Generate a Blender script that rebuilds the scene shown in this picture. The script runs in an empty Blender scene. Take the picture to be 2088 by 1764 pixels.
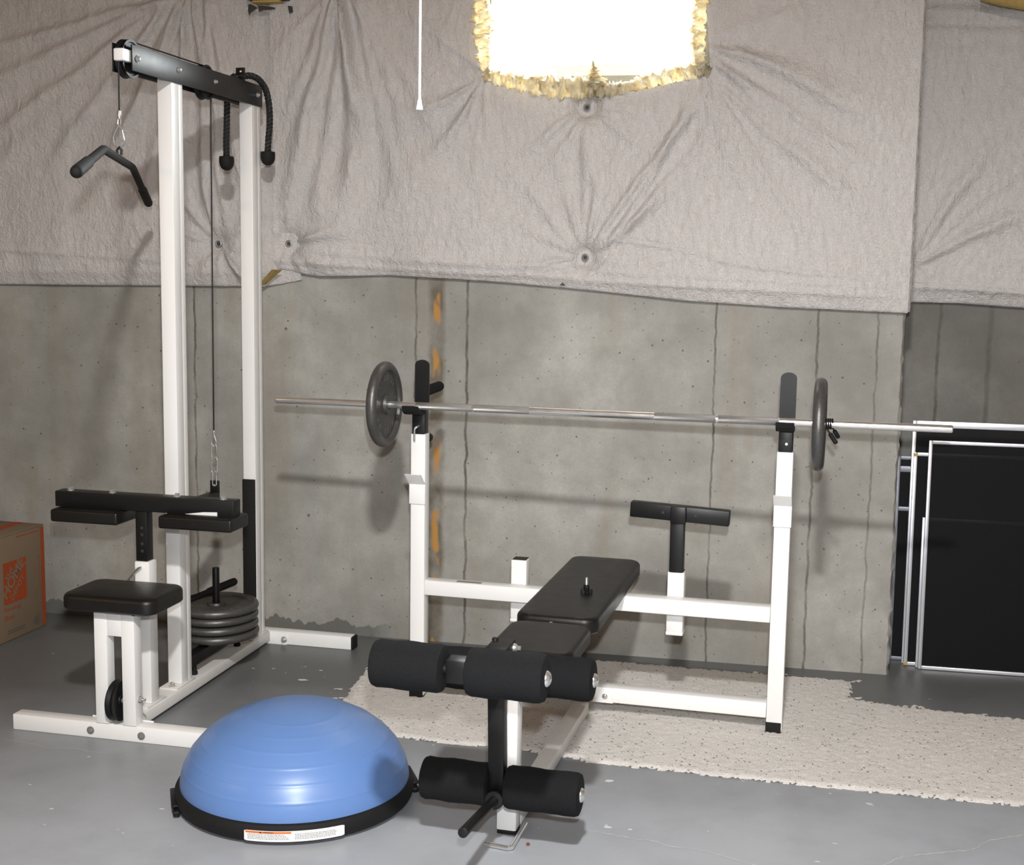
import bpy, bmesh, math, random
import numpy as np
from mathutils import Vector, Matrix

random.seed(7)
rng = np.random.default_rng(7)
SC = bpy.context.scene
COL = SC.collection
R = math.radians

# ------------------------------------------------------------------ materials
class NT:
    def __init__(self, name):
        self.m = bpy.data.materials.new(name)
        self.m.use_nodes = True
        self.t = self.m.node_tree
        self.t.nodes.clear()
        self.out = self.t.nodes.new('ShaderNodeOutputMaterial')
        self.tc = self.t.nodes.new('ShaderNodeTexCoord')

    def n(self, typ, props=None, **ins):
        nd = self.t.nodes.new('ShaderNode' + typ)
        for k, v in (props or {}).items():
            setattr(nd, k, v)
        for k, v in ins.items():
            key = int(k[1:]) if k[0] == 'i' and k[1:].isdigit() else k.replace('_', ' ')
            self.set(nd.inputs[key], v)
        return nd

    def set(self, sock, v):
        if isinstance(v, bpy.types.NodeSocket):
            self.t.links.new(v, sock)
        elif isinstance(v, bpy.types.Node):
            self.t.links.new(v.outputs[0], sock)
        else:
            if sock.type == 'RGBA' and len(v) == 3:
                v = (*v, 1)
            sock.default_value = v

    def math(self, op, a, b=0.0, c=0.0, clamp=False):
        nd = self.n('Math', {'operation': op, 'use_clamp': clamp}, i0=a, i1=b, i2=c)
        return nd.outputs[0]

    def mix(self, f, a, b, mode='MIX'):
        nd = self.n('Mix', {'data_type': 'RGBA', 'blend_type': mode})
        self.set(nd.inputs[0], f)
        self.set(nd.inputs[6], a)
        self.set(nd.inputs[7], b)
        return nd.outputs[2]

    def ramp(self, f, lo, hi):
        nd = self.n('MapRange', {'clamp': True}, Value=f)
        nd.inputs['From Min'].default_value = lo
        nd.inputs['From Max'].default_value = hi
        return nd.outputs[0]

    def noise(self, scale, detail=3, rough=.55, vec=None, dist=0.0):
        nd = self.n('TexNoise', None, Scale=scale, Detail=detail, Roughness=rough, Distortion=dist)
        self.set(nd.inputs['Vector'], vec if vec is not None else self.tc.outputs['Object'])
        return nd.outputs['Fac']

    def mapping(self, scale=(1, 1, 1), loc=(0, 0, 0)):
        nd = self.n('Mapping')
        self.set(nd.inputs['Vector'], self.tc.outputs['Object'])
        nd.inputs['Scale'].default_value = scale
        nd.inputs['Location'].default_value = loc
        return nd.outputs[0]

    def bump(self, h, strength=.3, dist=.01, normal=None):
        nd = self.n('Bump', None, Strength=strength, Distance=dist, Height=h)
        if normal is not None:
            self.set(nd.inputs['Normal'], normal)
        return nd.outputs[0]

    def bsdf(self, **ins):
        b = self.n('BsdfPrincipled')
        for k, v in ins.items():
            self.set(b.inputs[k.replace('_', ' ')], v)
        return b

    def done(self, sh):
        self.set(self.out.inputs['Surface'], sh)
        return self.m


def simple(name, col, rough=.5, metal=0.0, var=.12, scale=40, bump=0.0, bscale=300, coat=0.0, spec=.5):
    t = NT(name)
    nz = t.noise(scale, 4)
    c0 = tuple(min(1, x * (1 - var)) for x in col)
    c1 = tuple(min(1, x * (1 + var)) for x in col)
    c = t.mix(nz, c0, c1)
    rg = t.n('MapRange', None, Value=nz)
    rg.inputs['To Min'].default_value = max(0, rough - .06)
    rg.inputs['To Max'].default_value = min(1, rough + .06)
    b = t.bsdf(Base_Color=c, Roughness=rg.outputs[0], Metallic=metal)
    b.inputs['Specular IOR Level'].default_value = spec
    if coat:
        b.inputs['Coat Weight'].default_value = coat
    if bump:
        t.set(b.inputs['Normal'], t.bump(t.noise(bscale, 2), bump, .002))
    return t.done(b)


M = {}
M['white'] = simple('white_enamel', (.80, .80, .79), .32, var=.02, scale=6)
M['white_dusty'] = simple('dusty_white_enamel', (.68, .67, .65), .45, var=.06, scale=25)
M['black'] = simple('black_enamel', (.0065, .0065, .0066), .42, var=.15, scale=30, spec=.35)
M['black_soft'] = simple('black_rubber', (.0075, .0075, .0076), .75, var=.2, scale=60, bump=.1, spec=.3)
M['plastic'] = simple('black_plastic', (.006, .006, .0065), .5, var=.15, spec=.3)
M['foam'] = simple('black_foam', (.0082, .0088, .0098), .95, var=.4, scale=140, bump=.5, bscale=420, spec=.2)
M['vinyl'] = simple('black_vinyl', (.0070, .0062, .0056), .40, var=.15, scale=25, bump=.12, bscale=500, spec=.4)
M['chrome'] = simple('chrome', (.80, .80, .80), .20, .88, var=.05)
M['steel'] = simple('zinc_steel', (.62, .62, .61), .30, .75, var=.12, scale=90)
M['iron'] = simple('grey_hammered_iron', (.100, .098, .095), .38, .55, var=.3, scale=120, bump=.25, bscale=260)
M['iron_hi'] = simple('worn_raised_iron', (.30, .30, .29), .35, .7, var=.2, scale=90)
M['alu'] = simple('mill_aluminium', (.55, .56, .60), .35, .5, var=.06, scale=50)
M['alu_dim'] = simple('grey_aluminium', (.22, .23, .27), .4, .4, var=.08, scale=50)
M['vinylwin'] = simple('beige_window_vinyl', (.72, .66, .58), .4, var=.03, scale=20)
M['cord'] = simple('white_cord', (.85, .83, .80), .6, var=.03)
M['rope'] = simple('black_nylon_rope', (.010, .010, .010), .6, var=.3, scale=200)
M['orange'] = simple('orange_print', (.32, .050, .007), .75, var=.12, scale=60)
M['card'] = simple('kraft_cardboard', (.20, .142, .090), .85, var=.08, scale=30, bump=.1, bscale=120)
M['card_dark'] = simple('cardboard_inside', (.27, .17, .10), .9, var=.1, scale=30)
M['print_grey'] = simple('grey_print', (.10, .085, .07), .8, var=.1)
M['paper'] = simple('white_label', (.78, .78, .78), .55, var=.03)
M['ink'] = simple('grey_ink', (.20, .20, .21), .7, var=.1)
M['ink_dark'] = simple('dark_ink', (.03, .02, .015), .7, var=.1)
M['warn'] = simple('warning_orange', (.62, .16, .03), .55, var=.1)
M['tape'] = simple('torn_black_tape', (.03, .03, .03), .5, var=.2)
M['duct'] = simple('dark_grey_box', (.035, .035, .034), .6, var=.15)
M['yellowbatt'] = simple('yellow_fiberglass', (.42, .30, .10), .95, var=.3, scale=60, bump=.4, bscale=90)
M['washer'] = simple('grey_washer', (.30, .29, .28), .45, .5, var=.15, scale=200)
M['crumb'] = simple('red_brown_crumb', (.20, .035, .02), .8, var=.3, scale=300)
M['wood'] = simple('joist_wood', (.42, .27, .15), .8, var=.2, scale=8)
M['gyp'] = simple('pale_partition', (.55, .52, .48), .85, var=.05, scale=3)
M['chip'] = simple('chipped_white_paint', (.66, .65, .63), .8, var=.12, scale=120)
M['crack'] = simple('pale_crack', (.50, .49, .48), .8, var=.12, scale=120)


def mat_blue():
    t = NT('blue_rubber_dome')
    nz = t.noise(5, 3)
    c = t.mix(nz, (.105, .205, .46), (.120, .228, .49))
    b = t.bsdf(Base_Color=c, Roughness=.36)
    b.inputs['Coat Weight'].default_value = .12
    b.inputs['Coat Roughness'].default_value = .25
    t.set(b.inputs['Normal'], t.bump(t.noise(700, 1), .05, .001))
    return t.done(b)


M['blue'] = mat_blue()


def mat_glass():
    t = NT('window_glass')
    tr = t.n('BsdfTransparent', None, Color=(.97, .98, .98))
    gl = t.n('BsdfGlossy', None, Roughness=.02)
    nz = t.noise(2, 2)
    f = t.math('MULTIPLY', nz, .08)
    mx = t.n('MixShader', None, i0=f, i1=tr, i2=gl)
    return t.done(mx)


M['glass'] = mat_glass()


def mat_mesh():
    t = NT('dark_insect_mesh')
    tr = t.n('BsdfTransparent', None, Color=(1, 1, 1))
    b = t.bsdf(Base_Color=(.006, .006, .007), Roughness=.7)
    b.inputs['Specular IOR Level'].default_value = .2
    f = t.math('ADD', .70, t.math('MULTIPLY', t.noise(3, 2), .06))
    mx = t.n('MixShader', None, i0=f, i1=tr, i2=b)
    return t.done(mx)


M['mesh'] = mat_mesh()


def mat_fluff():
    t = NT('fiberglass_fluff')
    nz = t.noise(45, 4)
    c = t.mix(t.ramp(nz, .35, .65), (.82, .68, .40), (.96, .94, .86))
    d = t.bsdf(Base_Color=c, Roughness=.95)
    d.inputs['Specular IOR Level'].default_value = .1
    t.set(d.inputs['Normal'], t.bump(t.noise(180, 4), .8, .01))
    tl = t.n('BsdfTranslucent', None, Color=c)
    mx = t.n('MixShader', None, i0=.55, i1=d, i2=tl)
    return t.done(mx)


M['fluff'] = mat_fluff()


def mat_poly():
    t = NT('poly_vapour_sheet')
    n1 = t.noise(1.6, 3)
    c = t.mix(n1, (.52, .49, .475), (.60, .575, .565))
    b = t.bsdf(Base_Color=c, Roughness=.22)
    b.inputs['Specular IOR Level'].default_value = .7
    # fine crinkle and the woven reinforcement
    v = t.mapping((1.0, 1.0, .55))
    crinkle = t.noise(42, 5, .62, v, .6)
    fine = t.noise(150, 3, .6)
    w1 = t.n('TexWave', {'wave_type': 'BANDS', 'bands_direction': 'X'}, Scale=55.0, Distortion=.8, Detail=1.0)
    w2 = t.n('TexWave', {'wave_type': 'BANDS', 'bands_direction': 'Z'}, Scale=55.0, Distortion=.8, Detail=1.0)
    t.set(w1.inputs['Vector'], t.tc.outputs['Object'])
    t.set(w2.inputs['Vector'], t.tc.outputs['Object'])
    weave = t.math('MULTIPLY', t.math('ADD', w1.outputs['Fac'], w2.outputs['Fac']), .035)
    h = t.math('ADD', t.math('MULTIPLY', crinkle, .75), t.math('ADD', t.math('MULTIPLY', fine, .25), weave))
    t.set(b.inputs['Normal'], t.bump(h, 1.0, .016))
    return t.done(b)


M['poly'] = mat_poly()


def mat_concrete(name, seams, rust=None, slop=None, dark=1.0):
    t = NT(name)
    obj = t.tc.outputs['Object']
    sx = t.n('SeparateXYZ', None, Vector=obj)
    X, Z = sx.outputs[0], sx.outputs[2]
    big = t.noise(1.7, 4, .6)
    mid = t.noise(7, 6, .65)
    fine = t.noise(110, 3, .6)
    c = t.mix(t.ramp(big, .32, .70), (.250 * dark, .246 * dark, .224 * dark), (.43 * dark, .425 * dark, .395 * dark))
    c = t.mix(t.ramp(mid, .30, .75), c, (.215 * dark, .205 * dark, .18 * dark), 'MIX') if False else c
    midm = t.ramp(mid, .35, .68)
    c = t.mix(t.math('MULTIPLY', midm, .55), c, (.205 * dark, .200 * dark, .180 * dark))
    # vertical water stains
    vs = t.noise(3.2, 4, .6, t.mapping((2.4, 1, .32)))
    c = t.mix(t.math('MULTIPLY', t.ramp(vs, .52, .75), .42), c, (.245 * dark, .20 * dark, .145 * dark))
    c = t.mix(t.math('MULTIPLY', t.ramp(fine, .3, .7), .18), c, (.17 * dark, .165 * dark, .15 * dark))
    # bug holes
    hol = None
    for sc, th, k in ((26, .11, .80), (11, .07, .86), (60, .15, .74)):
        vo = t.n('TexVoronoi', {'feature': 'F1'}, Scale=float(sc), Randomness=1.0)
        t.set(vo.inputs['Vector'], t.mapping((1, 1, 1), (sc * .37, .4, sc * .11)))
        sel = t.n('SeparateColor', None, Color=vo.outputs['Color'])
        m1 = t.math('LESS_THAN', vo.outputs['Distance'], t.math('MULTIPLY', sel.outputs[1], th))
        m2 = t.math('GREATER_THAN', sel.outputs[0], k)
        mm = t.math('MULTIPLY', m1, m2)
        hol = mm if hol is None else t.math('MAXIMUM', hol, mm)
    c = t.mix(t.math('MULTIPLY', hol, .70), c, (.055, .052, .045))
    # form seams
    wob = t.math('MULTIPLY', t.math('SUBTRACT', t.noise(9, 4, .6, t.mapping((.2, .2, 1))), .5), .03)
    along = t.ramp(t.noise(7, 5, .7, t.mapping((.1, .1, 1), (3, 0, 0))), .36, .62)
    sm = None
    for (x, w, s) in seams:
        d = t.math('ABSOLUTE', t.math('ADD', t.math('SUBTRACT', X, x), wob))
        a = t.math('SUBTRACT', 1.0, t.ramp(d, w * .35, w))
        a = t.math('MULTIPLY', a, t.math('MULTIPLY', s, t.math('ADD', .35, t.math('MULTIPLY', along, .65))))
        sm = a if sm is None else t.math('MAXIMUM', sm, a)
    if sm is not None:
        c = t.mix(sm, c, (.07, .066, .058))
    if rust is not None:
        x0, w0 = rust
        d = t.math('ABSOLUTE', t.math('ADD', t.math('SUBTRACT', X, x0), wob))
        band = t.math('SUBTRACT', 1.0, t.ramp(d, w0 * .6, w0 * 1.15))
        c = t.mix(t.math('MULTIPLY', band, t.ramp(t.noise(5, 4, .6, t.mapping((1, 1, 1), (5, 0, 2))), .35, .6)), c, (.13, .112, .085))
        core = t.math('SUBTRACT', 1.0, t.ramp(d, w0 * .25, w0 * .5))
        pat = t.ramp(t.noise(5.2, 3, .55, t.mapping((1.5, 1, 1), (1.3, 0, .4))), .54, .60)
        c = t.mix(t.math('MULTIPLY', core, pat), c, (.40, .21, .055))
    if slop is not None:
        ed = t.math('MULTIPLY', t.noise(9, 4, .7, t.mapping((1, 1, .0))), .14)
        msk = t.math('MULTIPLY', t.math('LESS_THAN', Z, t.math('ADD', slop[1], ed)), t.ramp(t.math('ADD', X, t.math('MULTIPLY', t.noise(6, 3, .6, t.mapping((1, 1, .0), (3, 0, 0))), .5)), slop[0] + .42, slop[0] + .20))
        c = t.mix(t.math('MULTIPLY', msk, .85), c, (.11, .108, .098))
    b = t.bsdf(Base_Color=c, Roughness=.78)
    b.inputs['Specular IOR Level'].default_value = .35
    hh = t.math('SUBTRACT', t.math('ADD', t.math('MULTIPLY', mid, .4), t.math('MULTIPLY', fine, .3)), t.math('MULTIPLY', hol, 1.2))
    if sm is not None:
        hh = t.math('SUBTRACT', hh, t.math('MULTIPLY', sm, .8))
    t.set(b.inputs['Normal'], t.bump(hh, .35, .008))
    return t.done(b)


M['concrete'] = mat_concrete('poured_concrete', [(-2.283, .006, .85), (-1.372, .006, .7), (-1.171, .007, .9), (-.236, .005, .9), (.127, .006, .85), (.335, .005, .6)],
                             rust=(-1.290, .034), slop=(-1.56, -.02))
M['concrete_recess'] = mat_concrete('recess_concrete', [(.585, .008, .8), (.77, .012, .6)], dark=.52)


def mat_floor():
    t = NT('painted_concrete_floor')
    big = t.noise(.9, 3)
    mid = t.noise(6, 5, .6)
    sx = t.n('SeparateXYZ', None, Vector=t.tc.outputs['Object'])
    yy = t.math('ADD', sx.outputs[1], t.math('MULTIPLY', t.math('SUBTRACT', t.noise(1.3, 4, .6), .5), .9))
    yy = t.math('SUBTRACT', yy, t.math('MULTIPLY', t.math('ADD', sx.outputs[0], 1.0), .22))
    light_falloff = t.ramp(yy, 4.35, 3.15)  # light falling off toward the wall, put into the floor colour
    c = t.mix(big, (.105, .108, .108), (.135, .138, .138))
    c = t.mix(light_falloff, c, t.mix(big, (.330, .350, .385), (.370, .392, .425)))
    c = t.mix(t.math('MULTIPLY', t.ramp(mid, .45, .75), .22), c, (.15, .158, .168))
    # fine white flecks where paint has lifted
    for sc, th, k in ((14, .055, .78), (34, .06, .84)):
        vo = t.n('TexVoronoi', None, Scale=float(sc))
        t.set(vo.inputs['Vector'], t.mapping((1, .8, 1), (sc * .3, sc * .2, 0)))
        sel = t.n('SeparateColor', None, Color=vo.outputs['Color'])
        dist = t.math('ADD', vo.outputs['Distance'], t.math('MULTIPLY', t.math('SUBTRACT', t.noise(160, 2), .5), .06))
        mm = t.math('MULTIPLY', t.math('LESS_THAN', dist, t.math('MULTIPLY', sel.outputs[1], th)), t.math('GREATER_THAN', sel.outputs[0], k))
        c = t.mix(t.math('MULTIPLY', mm, .8), c, (.56, .55, .53))
    rg = t.n('MapRange', None, Value=mid)
    rg.inputs['To Min'].default_value = .34
    rg.inputs['To Max'].default_value = .48
    b = t.bsdf(Base_Color=c, Roughness=rg.outputs[0])
    t.set(b.inputs['Normal'], t.bump(t.math('ADD', t.noise(4, 3), t.math('MULTIPLY', t.noise(60, 3), .25)), .10, .01))
    return t.done(b)


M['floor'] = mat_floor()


def mat_rug():
    t = NT('berber_loop_pile')
    n1 = t.noise(300, 2, .6)
    n2 = t.noise(3, 3)
    c = t.mix(t.ramp(n1, .35, .65), (.68, .65, .62), (.86, .84, .81))
    c = t.mix(t.math('MULTIPLY', t.ramp(n2, .4, .7), .25), c, (.70, .67, .635))
    vo = t.n('TexVoronoi', None, Scale=120.0)
    t.set(vo.inputs['Vector'], t.tc.outputs['Object'])
    sel = t.n('SeparateColor', None, Color=vo.outputs['Color'])
    spk = t.math('MULTIPLY', t.math('GREATER_THAN', sel.outputs[0], .94), t.math('LESS_THAN', vo.outputs['Distance'], .45))
    c = t.mix(t.math('MULTIPLY', spk, .75), c, (.16, .125, .10))
    b = t.bsdf(Base_Color=c, Roughness=.97)
    b.inputs['Specular IOR Level'].default_value = .1
    t.set(b.inputs['Normal'], t.bump(t.noise(240, 3, .7), .9, .006))
    return t.done(b)


M['rug'] = mat_rug()

# ------------------------------------------------------------------ mesh builder
class MB:
    def __init__(self):
        self.bm = bmesh.new()

    def box(self, x0, x1, y0, y1, z0, z1, bev=0.0, seg=2, mat=0, rot=None, piv=None):
        vs = [self.bm.verts.new((x, y, z)) for x in (x0, x1) for y in (y0, y1) for z in (z0, z1)]
        q = [(0, 1, 3, 2), (4, 6, 7, 5), (0, 4, 5, 1), (2, 3, 7, 6), (0, 2, 6, 4), (1, 5, 7, 3)]
        fs = [self.bm.faces.new([vs[i] for i in f]) for f in q]
        for f in fs:
            f.material_index = mat
        if rot is not None:
            c = Vector(piv) if piv is not None else Vector(((x0 + x1) / 2, (y0 + y1) / 2, (z0 + z1) / 2))
            for v in vs:
                v.co = c + rot @ (v.co - c)
        if bev > 0:
            es = list({e for f in fs for e in f.edges})
            bmesh.ops.bevel(self.bm, geom=es, offset=bev, segments=seg, profile=.5, affect='EDGES')
        return self

    def bar(self, p0, p1, w, h, bev=0.003, up=(0, 0, 1)):
        """rectangular tube from p0 to p1, w across, h along the up side"""
        p0, p1 = Vector(p0), Vector(p1)
        d = (p1 - p0)
        L = d.length
        d.normalize()
        u = Vector(up)
        s = d.cross(u).normalized()
        u = s.cross(d).normalized()
        rot = Matrix((s, d, u)).transposed()
        c = (p0 + p1) / 2
        return self.box(c.x - w / 2, c.x + w / 2, c.y - L / 2, c.y + L / 2, c.z - h / 2, c.z + h / 2, bev, rot=rot.to_3x3(), piv=c)

    def lathe(self, prof, origin=(0, 0, 0), axis=(0, 0, 1), seg=32, mat=0):
        ax = Vector(axis).normalized()
        q = Vector((0, 0, 1)).rotation_difference(ax)
        o = Vector(origin)
        rings = []
        for r, z in prof:
            if r < 1e-6:
                rings.append([self.bm.verts.new(o + q @ Vector((0, 0, z)))])
            else:
                rings.append([self.bm.verts.new(o + q @ Vector((r * math.cos(2 * math.pi * i / seg), r * math.sin(2 * math.pi * i / seg), z))) for i in range(seg)])
        for a, b in zip(rings, rings[1:]):
            for i in range(seg):
                j = (i + 1) % seg
                if len(a) == 1 and len(b) == 1:
                    continue
                if len(a) == 1:
                    f = self.bm.faces.new((a[0], b[j], b[i]))
                elif len(b) == 1:
                    f = self.bm.faces.new((a[i], a[j], b[0]))
                else:
                    f = self.bm.faces.new((a[i], a[j], b[j], b[i]))
                f.material_index = mat
        return self

    def cyl(self, p0, p1, r, seg=24, bev=0.0, mat=0, r1=None):
        p0, p1 = Vector(p0), Vector(p1)
        L = (p1 - p0).length
        r1 = r if r1 is None else r1
        b = min(bev, r * .9, L * .45)
        if b > 0:
            prof = [(0, 0), (r - b, 0), (r - b * .3, b * .3), (r, b), (r1, L - b), (r1 - b * .3, L - b * .3), (r1 - b, L), (0, L)]
        else:
            prof = [(0, 0), (r, 0), (r1, L), (0, L)]
        return self.lathe(prof, p0, p1 - p0, seg, mat)

    def sphere(self, c, r, seg=16, sq=1.0):
        n = max(6, seg // 2)
        prof = [(r * math.sin(math.pi * i / n), -r * sq * math.cos(math.pi * i / n)) for i in range(n + 1)]
        prof[0] = (0, -r * sq)
        prof[-1] = (0, r * sq)
        return self.lathe(prof, c, (0, 0, 1), seg)

    def sweep(self, pts, r, seg=8, closed=False, caps=True, radii=None):
        P = [Vector(p) for p in pts]
        n = len(P)
        T = []
        for i in range(n):
            if closed:
                t = P[(i + 1) % n] - P[i - 1]
            else:
                t = P[min(i + 1, n - 1)] - P[max(i - 1, 0)]
            T.append(t.normalized())
        a = Vector((0, 0, 1)) if abs(T[0].z) < .9 else Vector((1, 0, 0))
        nrm = T[0].cross(a).normalized()
        rings = []
        for i in range(n):
            if i > 0:
                nrm = (T[i - 1].rotation_difference(T[i])) @ nrm
            nrm = (nrm - T[i] * nrm.dot(T[i])).normalized()
            bn = T[i].cross(nrm)
            rr = radii[i] if radii is not None else r
            rings.append([self.bm.verts.new(P[i] + (nrm * math.cos(2 * math.pi * k / seg) + bn * math.sin(2 * math.pi * k / seg)) * rr) for k in range(seg)])
        m = n if closed else n - 1
        for i in range(m):
            A, B = rings[i], rings[(i + 1) % n]
            for k in range(seg):
                l = (k + 1) % seg
                self.bm.faces.new((A[k], A[l], B[l], B[k]))
        if caps and not closed:
            self.bm.faces.new(rings[0][::-1])
            self.bm.faces.new(rings[-1])
        return self

    def pad(self, x0, x1, y0, y1, z0, z1, rc, re, seg=8, eseg=5, bot=.006):
        """upholstered slab: rounded corners rc, soft top edge re"""
        def outline(ins):
            pts = []
            r = max(rc - ins, .002)
            X0, X1, Y0, Y1 = x0 + ins, x1 - ins, y0 + ins, y1 - ins
            for (cx, cy, a0) in ((X1 - r, Y1 - r, 0), (X0 + r, Y1 - r, 90), (X0 + r, Y0 + r, 180), (X1 - r, Y0 + r, 270)):
                for k in range(seg + 1):
                    a = R(a0 + 90 * k / seg)
                    pts.append((cx + r * math.cos(a), cy + r * math.sin(a)))
            return pts
        lev = [(bot, z0), (0, z0 + bot), (0, z1 - re)]
        for k in range(1, eseg + 1):
            a = R(90 * k / eseg)
            lev.append((re * (1 - math.cos(a)), z1 - re + re * math.sin(a)))
        # seam bead where the top panel is sewn on
        w = min(x1 - x0, y1 - y0)
        lev += [(re + w * .10, z1 + .0015), (re + w * .22, z1 + .003)]
        rings = []
        for ins, z in lev:
            rings.append([self.bm.verts.new((x, y, z)) for x, y in outline(ins)])
        n = len(rings[0])
        for a, b in zip(rings, rings[1:]):
            for i in range(n):
                j = (i + 1) % n
                self.bm.faces.new((a[i], a[j], b[j], b[i]))
        self.bm.faces.new(rings[0][::-1])
        self.bm.faces.new(rings[-1])
        return self

    def poly(self, pts, mat=0):
        f = self.bm.faces.new([self.bm.verts.new(p) for p in pts])
        f.material_index = mat
        return self

    def prism(self, pts, d):
        """extrude closed polygon pts (3D) by vector d"""
        d = Vector(d)
        a = [self.bm.verts.new(p) for p in pts]
        b = [self.bm.verts.new(Vector(p) + d) for p in pts]
        n = len(a)
        self.bm.faces.new(a)
        self.bm.faces.new(b[::-1])
        for i in range(n):
            j = (i + 1) % n
            self.bm.faces.new((a[j], a[i], b[i], b[j]))
        return self

    def build(self, name, mat, parent=None, angle=32, loc=None):
        bm = self.bm
        bmesh.ops.recalc_face_normals(bm, faces=bm.faces)
        ca = R(angle)
        for f in bm.faces:
            f.smooth = True
        for e in bm.edges:
            if len(e.link_faces) == 2 and e.calc_face_angle(0) > ca:
                e.smooth = False
        me = bpy.data.meshes.new(name)
        bm.to_mesh(me)
        bm.free()
        for m in (mat if isinstance(mat, (list, tuple)) else [mat]):
            me.materials.append(m)
        o = bpy.data.objects.new(name, me)
        COL.objects.link(o)
        if parent is not None:
            o.parent = parent
        if loc is not None:
            o.location = loc
        return o


def np_mesh(name, V, F, mat, parent=None, smooth=True):
    me = bpy.data.meshes.new(name)
    me.from_pydata([tuple(v) for v in V], [], [tuple(f) for f in F])
    me.materials.append(mat)
    if smooth:
        me.polygons.foreach_set('use_smooth', [True] * len(me.polygons))
    me.update()
    o = bpy.data.objects.new(name, me)
    COL.objects.link(o)
    if parent is not None:
        o.parent = parent
    return o


def tag(o, label, cat, group=None, kind=None):
    o['label'] = label
    o['category'] = cat
    if group:
        o['group'] = group
    if kind:
        o['kind'] = kind
    return o


def thing(name, label, cat, loc=(0, 0, 0), rot=(0, 0, 0), group=None):
    o = bpy.data.objects.new(name, None)
    o.empty_display_size = .1
    COL.objects.link(o)
    o.location = loc
    o.rotation_euler = rot
    return tag(o, label, cat, group)


def struct(name, mb, mat):
    o = mb.build(name, mat)
    o['kind'] = 'structure'
    return o


def dup(root, loc, rot, label, group=None):
    r = root.copy()
    COL.objects.link(r)
    r.location = loc
    r.rotation_euler = rot
    r['label'] = label
    if group:
        r['group'] = group
    for ch in list(root.children):
        c = ch.copy()
        COL.objects.link(c)
        c.parent = r
        for g in ch.children:
            d = g.copy()
            COL.objects.link(d)
            d.parent = c
    return r


def text2d(body, size=1.0, shear=0.0, bold=0.0):
    cu = bpy.data.curves.new('glyphs', 'FONT')
    cu.body = body
    cu.size = size
    cu.shear = shear
    cu.offset = bold
    cu.align_x = 'LEFT'
    cu.resolution_u = 4
    ob = bpy.data.objects.new('glyphs', cu)
    COL.objects.link(ob)
    bpy.context.view_layer.update()
    dg = bpy.context.evaluated_depsgraph_get()
    me = bpy.data.meshes.new_from_object(ob.evaluated_get(dg))
    V = [tuple(v.co) for v in me.vertices]
    F = [tuple(p.vertices) for p in me.polygons]
    bpy.data.objects.remove(ob)
    bpy.data.curves.remove(cu)
    bpy.data.meshes.remove(me)
    return V, F


def add_text(mb, body, fn, w=None, h=None, shear=0.0, bold=0.0, mat=0):
    """fn maps (x,y) of the text, fitted to w x h, to a 3D point"""
    V, F = text2d(body, 1.0, shear, bold)
    xs = [v[0] for v in V]
    ys = [v[1] for v in V]
    x0, x1, y0, y1 = min(xs), max(xs), min(ys), max(ys)
    sx = w / (x1 - x0) if w else h / (y1 - y0)
    sy = h / (y1 - y0) if h else sx
    vs = [mb.bm.verts.new(fn((v[0] - x0) * sx, (v[1] - y0) * sy)) for v in V]
    for f in F:
        try:
            fc = mb.bm.faces.new([vs[i] for i in f])
            fc.material_index = mat
        except ValueError:
            pass


def hexbolt(mb, c, axis, r=.009, h=.007, washer=True):
    ax = Vector(axis).normalized()
    c = Vector(c)
    if washer:
        mb.cyl(c, c + ax * .002, r * 1.35, 20)
    mb.lathe([(0, .001), (r, .001), (r, h), (r * .8, h * 1.18), (0, h * 1.18)], c, ax, 6)
    return mb


def dome_bolt(mb, c, axis, r=.010, h=.005):
    mb.lathe([(r, 0), (r * .95, h * .35), (r * .7, h * .75), (r * .35, h * .96), (0, h)], Vector(c), axis, 18)
    return mb


# ------------------------------------------------------------------ camera
cam_d = bpy.data.cameras.new('camera')
cam = bpy.data.objects.new('camera', cam_d)
COL.objects.link(cam)
F_PX, PITCH, ROLL, YAW, H = 2682.7, .1281, -.0152, -.2009, 1.4801
fw = Vector((math.sin(YAW) * math.cos(PITCH), math.cos(YAW) * math.cos(PITCH), -math.sin(PITCH)))
rt = Vector((math.cos(YAW), -math.sin(YAW), 0))
dn = fw.cross(rt)
rt2 = math.cos(ROLL) * rt + math.sin(ROLL) * dn
dn2 = -math.sin(ROLL) * rt + math.cos(ROLL) * dn
mw = Matrix((rt2, -dn2, -fw)).transposed().to_4x4()
mw.translation = Vector((0, 0, H))
cam.matrix_world = mw
cam_d.sensor_width = 36
cam_d.sensor_fit = 'HORIZONTAL'
cam_d.lens = F_PX / 2088 * 36
cam_d.clip_start = .05
SC.camera = cam

W = 4.8663      # wall plane
WR = 5.24       # recessed wall plane

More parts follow.
